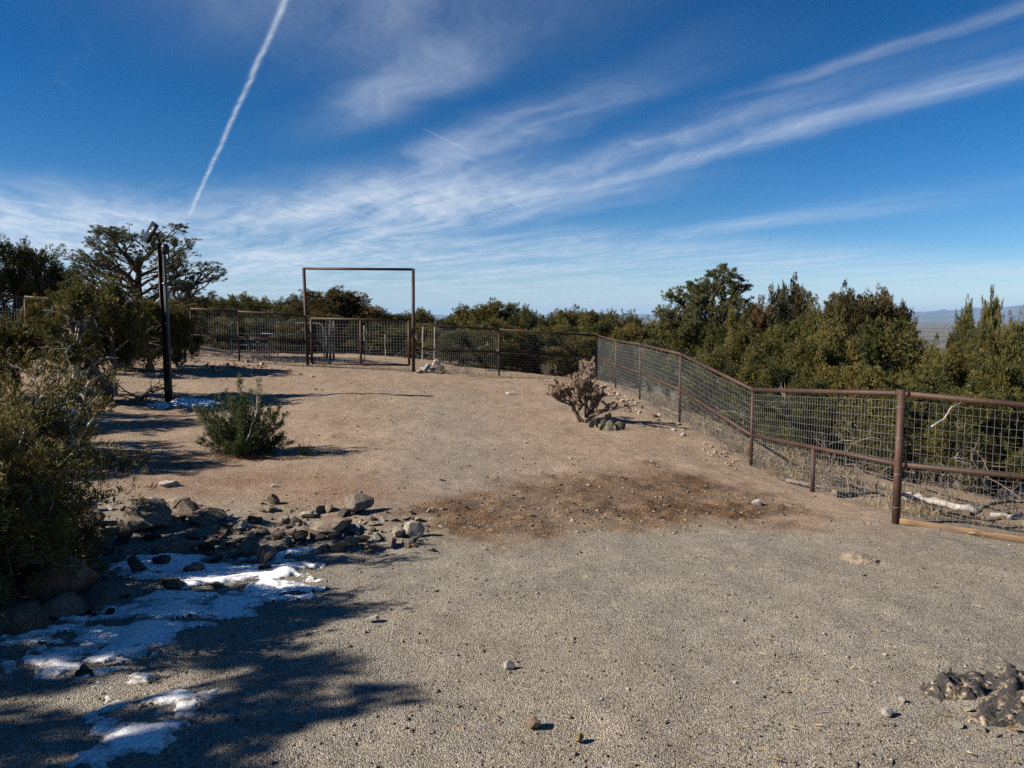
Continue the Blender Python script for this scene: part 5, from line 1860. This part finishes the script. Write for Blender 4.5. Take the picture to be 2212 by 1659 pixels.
# gravel: loose grains lying on the ground (uncountable)
def build_gravel():
    rng = RS(61)
    mats = (('gravel', M['grey'], 15000), ('gravel', M['tan'], 15000), ('gravel', M['pale'], 6000))
    o8 = np.array([[1, 0, 0], [0, 1, 0], [-1, 0, 0], [0, -1, 0], [0, 0, 1], [0, 0, -0.6]], float)
    f8 = np.array([(0, 1, 4), (1, 2, 4), (2, 3, 4), (3, 0, 4), (1, 0, 5), (2, 1, 5), (3, 2, 5), (0, 3, 5)])
    root = None
    for nm, mt, n in mats:
        y = 3.4 + 16 * rng.rand(n) ** 1.9
        x = (rng.uniform(-1, 1, n)) * (0.70 * y + 0.3)
        keep = x < fence_x(y) - 0.1
        x, y = x[keep], y[keep]
        n = len(x)
        z = H(x, y)
        r = rng.uniform(0.0025, 0.007, n) * (1 + (rng.rand(n) < 0.14) * 0.9 + (rng.rand(n) < 0.025) * 2.2)
        V = o8[None] * rng.uniform(0.6, 1.25, (n, 6, 1)) + rng.normal(0, 0.15, (n, 6, 3))
        V = V * r[:, None, None] * np.array([1, 1, 0.7])
        a = rng.uniform(0, 6.28, n)
        ca, sa = np.cos(a)[:, None], np.sin(a)[:, None]
        W = np.stack([V[..., 0] * ca - V[..., 1] * sa, V[..., 0] * sa + V[..., 1] * ca, V[..., 2]], -1)
        W = W + np.stack([x, y, z + r * 0.15], 1)[:, None]
        mb = MB()
        mb.add(W.reshape(-1, 3), None, (f8[None] + (np.arange(n) * 6)[:, None, None]).reshape(-1, 3))
        o = obj(nm, mb.mesh(nm, mt))
        tag(o, 'loose gravel grains strewn over the yard', 'gravel', kind='stuff')


build_gravel()

# ------------------------------------------------------------------ snow
def snow_patch(polys, label, thick=0.035, seed=1, holes=0.0):
    rng_seed = seed
    W = []
    for poly in polys:
        W.append(np.array([G(u, v, False)[:2] for u, v in poly]))
    allp = np.concatenate(W)
    lo, hi = allp.min(0) - 0.12, allp.max(0) + 0.12
    st = 0.012 if (hi - lo).max() < 2.2 else 0.015
    xs, ys = np.arange(lo[0], hi[0], st), np.arange(lo[1], hi[1], st)
    X, Y = np.meshgrid(xs, ys)
    x, y = X.ravel(), Y.ravel()
    wx = x + (fbm2(x * 4, y * 4, seed, 3) - 0.5) * 0.22
    wy = y + (fbm2(x * 4, y * 4, seed + 9, 3) - 0.5) * 0.22
    sd = np.full(len(x), -9.0)
    for poly in W:
        inside = np.zeros(len(x), bool)
        dist = np.full(len(x), 9.0)
        m = len(poly)
        for i in range(m):
            a, b = poly[i], poly[(i + 1) % m]
            cond = ((a[1] > wy) != (b[1] > wy))
            xi = (b[0] - a[0]) * (wy - a[1]) / (b[1] - a[1] + 1e-12) + a[0]
            inside ^= cond & (wx < xi)
            ab = b - a
            t = np.clip(((wx - a[0]) * ab[0] + (wy - a[1]) * ab[1]) / (ab @ ab + 1e-12), 0, 1)
            dist = np.minimum(dist, np.hypot(wx - a[0] - t * ab[0], wy - a[1] - t * ab[1]))
        sd = np.maximum(sd, np.where(inside, dist, -dist))
    n1 = fbm2(x * 2.0 + y * 0.8, y * 6.5 - x * 1.2, seed + 20, 4)
    n2 = fbm2(x * 13, y * 13, seed + 30, 3)
    n3 = fbm2(x * 28, y * 28, seed + 50, 2)
    n4 = fbm2(x * 55, y * 55, seed + 60, 2)
    m_ = np.minimum(sd, 0.16) + 0.045 + (n1 - 0.53) * 0.62 * holes + (n2 - 0.5) * 0.17 + (n3 - 0.5) * 0.09 + (n4 - 0.5) * 0.05
    h = thick * np.clip(np.maximum(m_, -0.02) / 0.10, -0.6, 1) ** 1.0
    h = np.where(m_ > 0, thick * (1 - np.exp(-m_ / 0.07)), m_ * 0.4)
    z = H(x, y) + h + np.where(m_ > 0, (fbm2(x * 5, y * 9, seed + 40, 4) - 0.5) * thick * 1.6 * sstep(0, 0.1, m_), 0) + 0.004
    ny, nx = X.shape
    ok = (m_ > -0.045).reshape(ny, nx)
    q = ok[:-1, :-1] & ok[1:, :-1] & ok[:-1, 1:] & ok[1:, 1:]
    ii, jj = np.nonzero(q)
    f = np.stack([ii * nx + jj, ii * nx + jj + 1, (ii + 1) * nx + jj + 1, (ii + 1) * nx + jj], 1)
    used = np.unique(f)
    mp = np.full(nx * ny, -1); mp[used] = np.arange(len(used))
    mb = MB()
    mb.add(np.stack([x, y, z], 1)[used], mp[f], None, np.clip(m_ / 0.12, 0, 1)[used])
    o = obj('snow_patch', mb.mesh('snow_patch', M['snow'], True, True))
    tag(o, label, 'snow', 'snow patches', 'stuff')


c7 = lambda L: [(x / 3.0, 1179.7 + y / 3.0) for x, y in L]
snow_patch([c7([(760, 70), (1000, 35), (1300, 60), (1450, 90), (1650, 110), (1830, 40), (1900, 40), (1800, 110), (2080, 130), (1950, 170), (2130, 215), (2050, 250), (1930, 200), (1960, 280), (1900, 320), (1650, 320),
                (1580, 290), (1620, 230), (1420, 270), (1350, 290), (1180, 310), (960, 370), (930, 350), (980, 300), (1050, 240), (960, 220), (830, 220), (740, 160)]),
            c7([(200, 575), (430, 470), (680, 450), (640, 480), (560, 500), (700, 510), (900, 470), (1000, 400), (1250, 410), (1220, 470), (1060, 510), (1140, 560), (1060, 640), (900, 690), (850, 740), (780, 785),
                (720, 750), (610, 735), (600, 710), (660, 640), (480, 640), (400, 660), (300, 680), (160, 690), (0, 730), (-60, 700), (0, 660), (200, 620), (400, 580)]),
            c7([(690, 400), (880, 375), (910, 410), (860, 450), (740, 440)]), c7([(960, 370), (1120, 320), (1300, 345), (1200, 380), (1000, 400)])],
           'long broken snow patch lying in the shade below the rock edging', 0.026, 3, 1.0)
snow_patch([c7([(1320, 410), (1420, 325), (1580, 330), (1650, 380), (1600, 430), (1450, 460), (1380, 430)])], 'oval snow patch at the right of the long snow patch', 0.024, 5, 0.7)
snow_patch([c7([(150, 740), (330, 690), (540, 655), (460, 740), (300, 810), (270, 770)]), c7([(-30, 780), (60, 780), (40, 820), (-30, 830)])], 'thin snow streak at the left edge below the long snow patch', 0.02, 7, 0.6)
snow_patch([c7([(695, 1315), (730, 1215), (820, 1125), (940, 1105), (1010, 1130), (1080, 1080), (1170, 1010), (1310, 975), (1300, 1010), (1200, 1085), (1100, 1165), (1010, 1190), (960, 1295), (830, 1330)]),
            c7([(965, 1070), (1050, 985), (1150, 940), (1225, 935), (1200, 985), (1080, 1025), (1010, 1075)])], 'forked snow patch in the tree shade near the bottom left', 0.018, 9, 0.5)
snow_patch([c7([(790, 890), (860, 850), (935, 870), (880, 895)]), c7([(575, 850), (620, 812), (655, 815), (620, 845)])], 'two small snow scraps above the forked snow patch', 0.016, 11)
snow_patch([c7([(610, 1095), (670, 1045), (715, 1070), (650, 1100)]), c7([(585, 1185), (640, 1170), (690, 1190), (640, 1215)])], 'small snow scrap left of the forked snow patch', 0.014, 13)
snow_patch([c7([(515, 1425), (560, 1360), (640, 1360), (685, 1345), (640, 1405), (600, 1440)])], 'snow scrap at the bottom edge below the forked patch', 0.016, 15)
snow_patch([[(370, 866), (390, 860), (430, 862), (468, 868), (462, 878), (420, 880), (385, 876)], [(321, 872), (345, 868), (360, 876), (345, 882)]], 'snow strip at the foot of the light pole', 0.03, 17, 0.7)
snow_patch([[(75, 890), (110, 880), (150, 883), (185, 890), (150, 899), (95, 898)], [(20, 905), (60, 900), (80, 910), (40, 918)]], 'snow lying behind the near juniper by the twisted trunk', 0.03, 19, 0.7)

# ------------------------------------------------------------------ plank, logs, block, brush
def plank():
    a = G(1942, 1130)
    b = P(2560, 1232, 7.75)
    b[2] = hz(b[0], b[1])
    root_len = np.linalg.norm(b - a)
    e = (b - a) / root_len
    mb = MB()
    n = 24
    V, q = [], []
    rng = RS(3)
    for i in range(n + 1):
        x = root_len * i / n
        for (yy, zz) in ((-0.019, 0), (0.019, 0), (0.019, 0.088), (-0.019, 0.088)):
            V.append((x, yy + 0.004 * math.sin(i * 0.4), zz + rng.normal(0, 0.0012)))
    for i in range(n):
        for k in range(4):
            q.append((i * 4 + k, i * 4 + (k + 1) % 4, i * 4 + 4 + (k + 1) % 4, i * 4 + 4 + k))
    q.append((3, 2, 1, 0)); q.append((n * 4, n * 4 + 1, n * 4 + 2, n * 4 + 3))
    mb.add(V, q)
    o = obj('plank', mb.mesh('plank', M['wood']), loc=(a[0], a[1], a[2] - 0.008))
    o.rotation_euler = (0, -math.asin(e[2]), math.atan2(e[1], e[0]))
    tag(o, 'brown weathered wooden plank along the foot of the right fence', 'plank')


plank()


def log(ptsuv, r0, r1, label, seed, mat='dead', twigs=3, lift=0.05, name='fallen_log'):
    rng = RS(seed)
    pp = []
    for (u, v, d, hgt) in ptsuv:
        p = P(u, v, d)
        pp.append(np.array([p[0], p[1], max(p[2], hz(p[0], p[1]) + lift)]))
    pp = np.array(pp)
    t = np.linspace(0, len(pp) - 1, 14)
    path = np.stack([np.interp(t, np.arange(len(pp)), pp[:, k]) for k in range(3)], 1) + rng.normal(0, r0 * 0.25, (14, 3))
    root = empty(name, tuple(path[0]), label, 'log')
    mb, tw = MB(), MB()
    tube(mb, path - path[0], np.linspace(r0, r1, 14), 9, jitter=0.15, rng=rng)
    obj('stem', mb.mesh('stem', M[mat], True), root)
    for k in range(twigs):
        i = rng.randint(4, 14)
        dead_twigs(tw, path[i] - path[0], (rng.normal(0, 0.8), rng.normal(0, 0.5), 0.5), rng.uniform(0.4, 0.9), rng, 2, r1 * 0.7)
    if twigs:
        tag(obj('side_twigs', tw.mesh('side_twigs', M[mat], True), root), kind='stuff')


log([(1945, 1068, 10.2, 0), (2010, 1082, 9.9, 0), (2110, 1104, 9.5, 0)], 0.062, 0.04, 'white bleached fallen log behind the wire of the near fence', 1, twigs=0)
log([(2100, 1108, 9.6, 0), (2150, 1085, 10.0, 0), (2230, 1078, 10.4, 0)], 0.03, 0.018, 'thin grey branch crossing the end of the bleached log', 2, 'twig', 2)
log([(2140, 1112, 9.4, 0), (2240, 1118, 9.2, 0)], 0.035, 0.02, 'short pale log at the right edge behind the fence', 3, twigs=0)
log([(1700, 1046, 11.6, 0), (1780, 1078, 11.0, 0)], 0.035, 0.02, 'pale dead branch on the ground behind the stub post', 4, 'twig', twigs=3)
log([(1800, 1090, 10.4, 0), (1890, 1068, 10.8, 0)], 0.04, 0.02, 'grey dead branch left of the big fence post', 5, 'twig', 3)
log([(2012, 922, 11.0, 0), (2040, 905, 11.1, 0), (2052, 882, 11.1, 0), (2080, 868, 11.2, 0)], 0.016, 0.007, 'white dead limb hanging in the juniper right of the big post', 6, twigs=0)
log([(1420, 880, 20.5, 0), (1560, 930, 15.5, 0)], 0.03, 0.02, 'grey branch lying behind the sloping fence', 8, 'twig', 2)
log([(285, 875, 16.5, 0), (310, 862, 16.8, 0)], 0.06, 0.03, 'dark twisted root stump left of the pole foot', 7, 'bark', 6)


def cinder_block():
    b = G(236, 853)
    s = b[1] / F
    mb = MB()
    o_ = 0.10
    for (cx, cz, hx, hz_) in ((-0.135, 0.14, 0.02, 0.14), (0.135, 0.14, 0.02, 0.14), (0, 0.262, 0.1148, 0.018), (0, 0.018, 0.1148, 0.018)):
        box(mb, (cx, 0, cz), (hx, 0.10, hz_))
    o = obj('concrete_block', mb.mesh('concrete_block', M['concrete']), loc=(b[0], b[1], b[2] - 0.02))
    o.rotation_euler = (0, 0, 0.15)
    tag(o, 'hollow concrete block beside the twisted white trunk', 'block')


cinder_block()


def shrub(u, v, d, hgt, rad, label, mat='twig', n=26, seed=0, grp=None, name='dry_shrub'):
    rng = RS(seed + 400)
    p = P(u, v, d)
    base = np.array([p[0], p[1], hz(p[0], p[1])])
    mb = MB()
    for k in range(n):
        a = rng.uniform(0, 6.28)
        dead_twigs(mb, (rng.normal(0, rad * 0.12), rng.normal(0, rad * 0.12), -0.02), (math.cos(a) * rad * rng.uniform(0.2, 1), math.sin(a) * rad * rng.uniform(0.2, 1), hgt), hgt * rng.uniform(0.7, 1.1), rng, 2, 0.004 + 0.006 * hgt)
    o = obj(name, mb.mesh(name, M[mat], False), loc=tuple(base))
    tag(o, label, 'shrub', grp)


shrub(2025, 900, 18.5, 1.9, 0.9, 'tall bare grey bush between the junipers at the right', n=16, seed=1)
shrub(1385, 790, 31.0, 1.3, 1.2, 'bare grey bush above the sloping fence in the middle', n=16, seed=2)
SG = 'dry shrubs behind the sloping fence'
for i, (u, v, d) in enumerate(((1400, 850, 22), (1430, 865, 20.5), (1490, 885, 17.5), (1530, 900, 16), (1560, 930, 15), (1590, 950, 14), (1640, 985, 13), (1350, 835, 25), (1470, 860, 20))):
    shrub(u, v, d, rt.uniform(0.25, 0.45), 0.4, 'low dry grey shrub on the ground behind the sloping fence, ' + ('second', 'third', 'fifth', 'sixth', 'seventh', 'eighth', 'ninth', 'first', 'fourth')[i] + ' from its top', n=18, seed=10 + i, grp=SG)
for i, (u, v, d) in enumerate(((545, 770, 25.4), (575, 775, 25.8), (395, 770, 23.4), (985, 812, 27.4), (1010, 812, 27.3), (1180, 818, 28.3))):
    shrub(u, v, d, rt.uniform(0.3, 0.5), 0.35, 'low dry shrub at the foot of the far fence, ' + ('second', 'third', 'first', 'fourth', 'fifth', 'sixth')[i] + ' from the left', n=14, seed=30 + i, grp='dry shrubs along the far fence')
for i, (u, v, d) in enumerate(((1780, 1050, 11.6), (1850, 1062, 11.2), (2050, 1060, 10.8), (2150, 1075, 10.4), (1990, 1050, 11.2), (2200, 1060, 10.8), (1710, 1020, 12.2))):
    shrub(u, v, d, rt.uniform(0.3, 0.55), 0.5, 'tangle of dead twigs on the ground behind the near fence, ' + ('second from the left', 'third from the left', 'fifth from the left', 'sixth from the left', 'fourth from the left', 'rightmost', 'leftmost')[i], 'twig', 9, 50 + i, 'dead twig tangles behind the fence')
shrub(40, 800, 15.0, 0.4, 0.5, 'brushy dead twigs on the ground at the left edge', n=18, seed=71)
shrub(100, 1200, 7.0, 0.32, 0.4, 'dead brush under the near juniper', n=16, seed=72)


def dry_grass():
    rng = RS(88)
    mb = MB()
    n = 9000
    y = rng.uniform(9.0, 24, n)
    x = fence_x(y) + 0.1 + np.abs(rng.normal(0, 1.1, n))
    c = fbm2(x * 1.4, y * 1.4, 71, 3)
    k = c > 0.47
    x, y = x[k], y[k]
    # a thin belt along the far fence too
    x2 = rng.uniform(-12, 3, 900); y2 = 26 + rng.normal(0, 0.5, 900) - 0.08 * np.abs(x2)
    x, y = np.concatenate([x, x2]), np.concatenate([y, y2])
    C = np.stack([x, y, H(x, y)], 1)
    D = np.tile([0.0, 0, 1.0], (len(x), 1)) + rng.normal(0, 0.35, (len(x), 3))
    sprigs(mb, C, D / np.linalg.norm(D, axis=1)[:, None], rng.uniform(0.06, 0.17, len(x)), 5, rng, 0.4, 0.03, rng.uniform(0, 1, len(x)), 0.3)
    o = obj('dry_grass', mb.mesh('dry_grass', M['straw'], False, True))
    tag(o, 'dry straw coloured grass on the ground behind the right fence', 'grass', kind='stuff')
    # small tuft in the yard beside the sapling
    b = G(657, 985)
    mb = MB()
    C = np.repeat(b[None], 30, 0) + rng.normal(0, 0.03, (30, 3)) * (1, 1, 0)
    D = np.tile([0.0, 0, 1.0], (30, 1)) + rng.normal(0, 0.4, (30, 3))
    sprigs(mb, C - b, D, 0.16, 4, rng, 0.3, 0.03)
    o = obj('grass_tuft', mb.mesh('grass_tuft', M['sapling'], False, True), loc=tuple(b))
    tag(o, 'small green grass tuft right of the small juniper bush', 'grass')


dry_grass()


def litter():
    rng = RS(808)
    mb = MB()
    n = 1500
    y = 3.6 + 9 * rng.rand(n) ** 1.5
    x = rng.uniform(-0.55, 0.72, n) * y
    k = (fbm2(x * 1.1, y * 1.1, 404, 3) > 0.52) & (x < fence_x(y) - 0.15)
    x, y = x[k], y[k]
    C = np.stack([x, y, H(x, y) + 0.006], 1)
    D = rng.normal(0, 1, (len(x), 3)); D[:, 2] = np.abs(D[:, 2]) * 0.06
    sprigs(mb, C, D / np.linalg.norm(D, axis=1)[:, None], rng.uniform(0.02, 0.07, len(x)), 3, rng, 0.25, 0.07, rng.uniform(0.2, 1, len(x)), 0.6)
    o = obj('straw_litter', mb.mesh('straw_litter', M['straw'], False, True))
    tag(o, 'scraps of straw and twig lying on the gravel yard', 'litter', kind='stuff')


litter()


# ------------------------------------------------------------------ air
def haze():
    m = bpy.data.materials.new('haze_air')
    m.use_nodes = True
    nt = m.node_tree
    nt.nodes.remove(nt.nodes['Principled BSDF'])
    pv = nt.nodes.new('ShaderNodeVolumePrincipled')
    pv.inputs['Color'].default_value = (0.42, 0.66, 1.0, 1)
    pv.inputs['Density'].default_value = 1.8e-5
    nt.links.new(pv.outputs[0], nt.nodes['Material Output'].inputs['Volume'])
    mb = MB()
    box(mb, (0, 10000, 305), (75000, 75000, 525))
    o = obj('haze', mb.mesh('haze', m))
    tag(o, 'thin blue haze filling the far air', 'haze', kind='stuff')


haze()
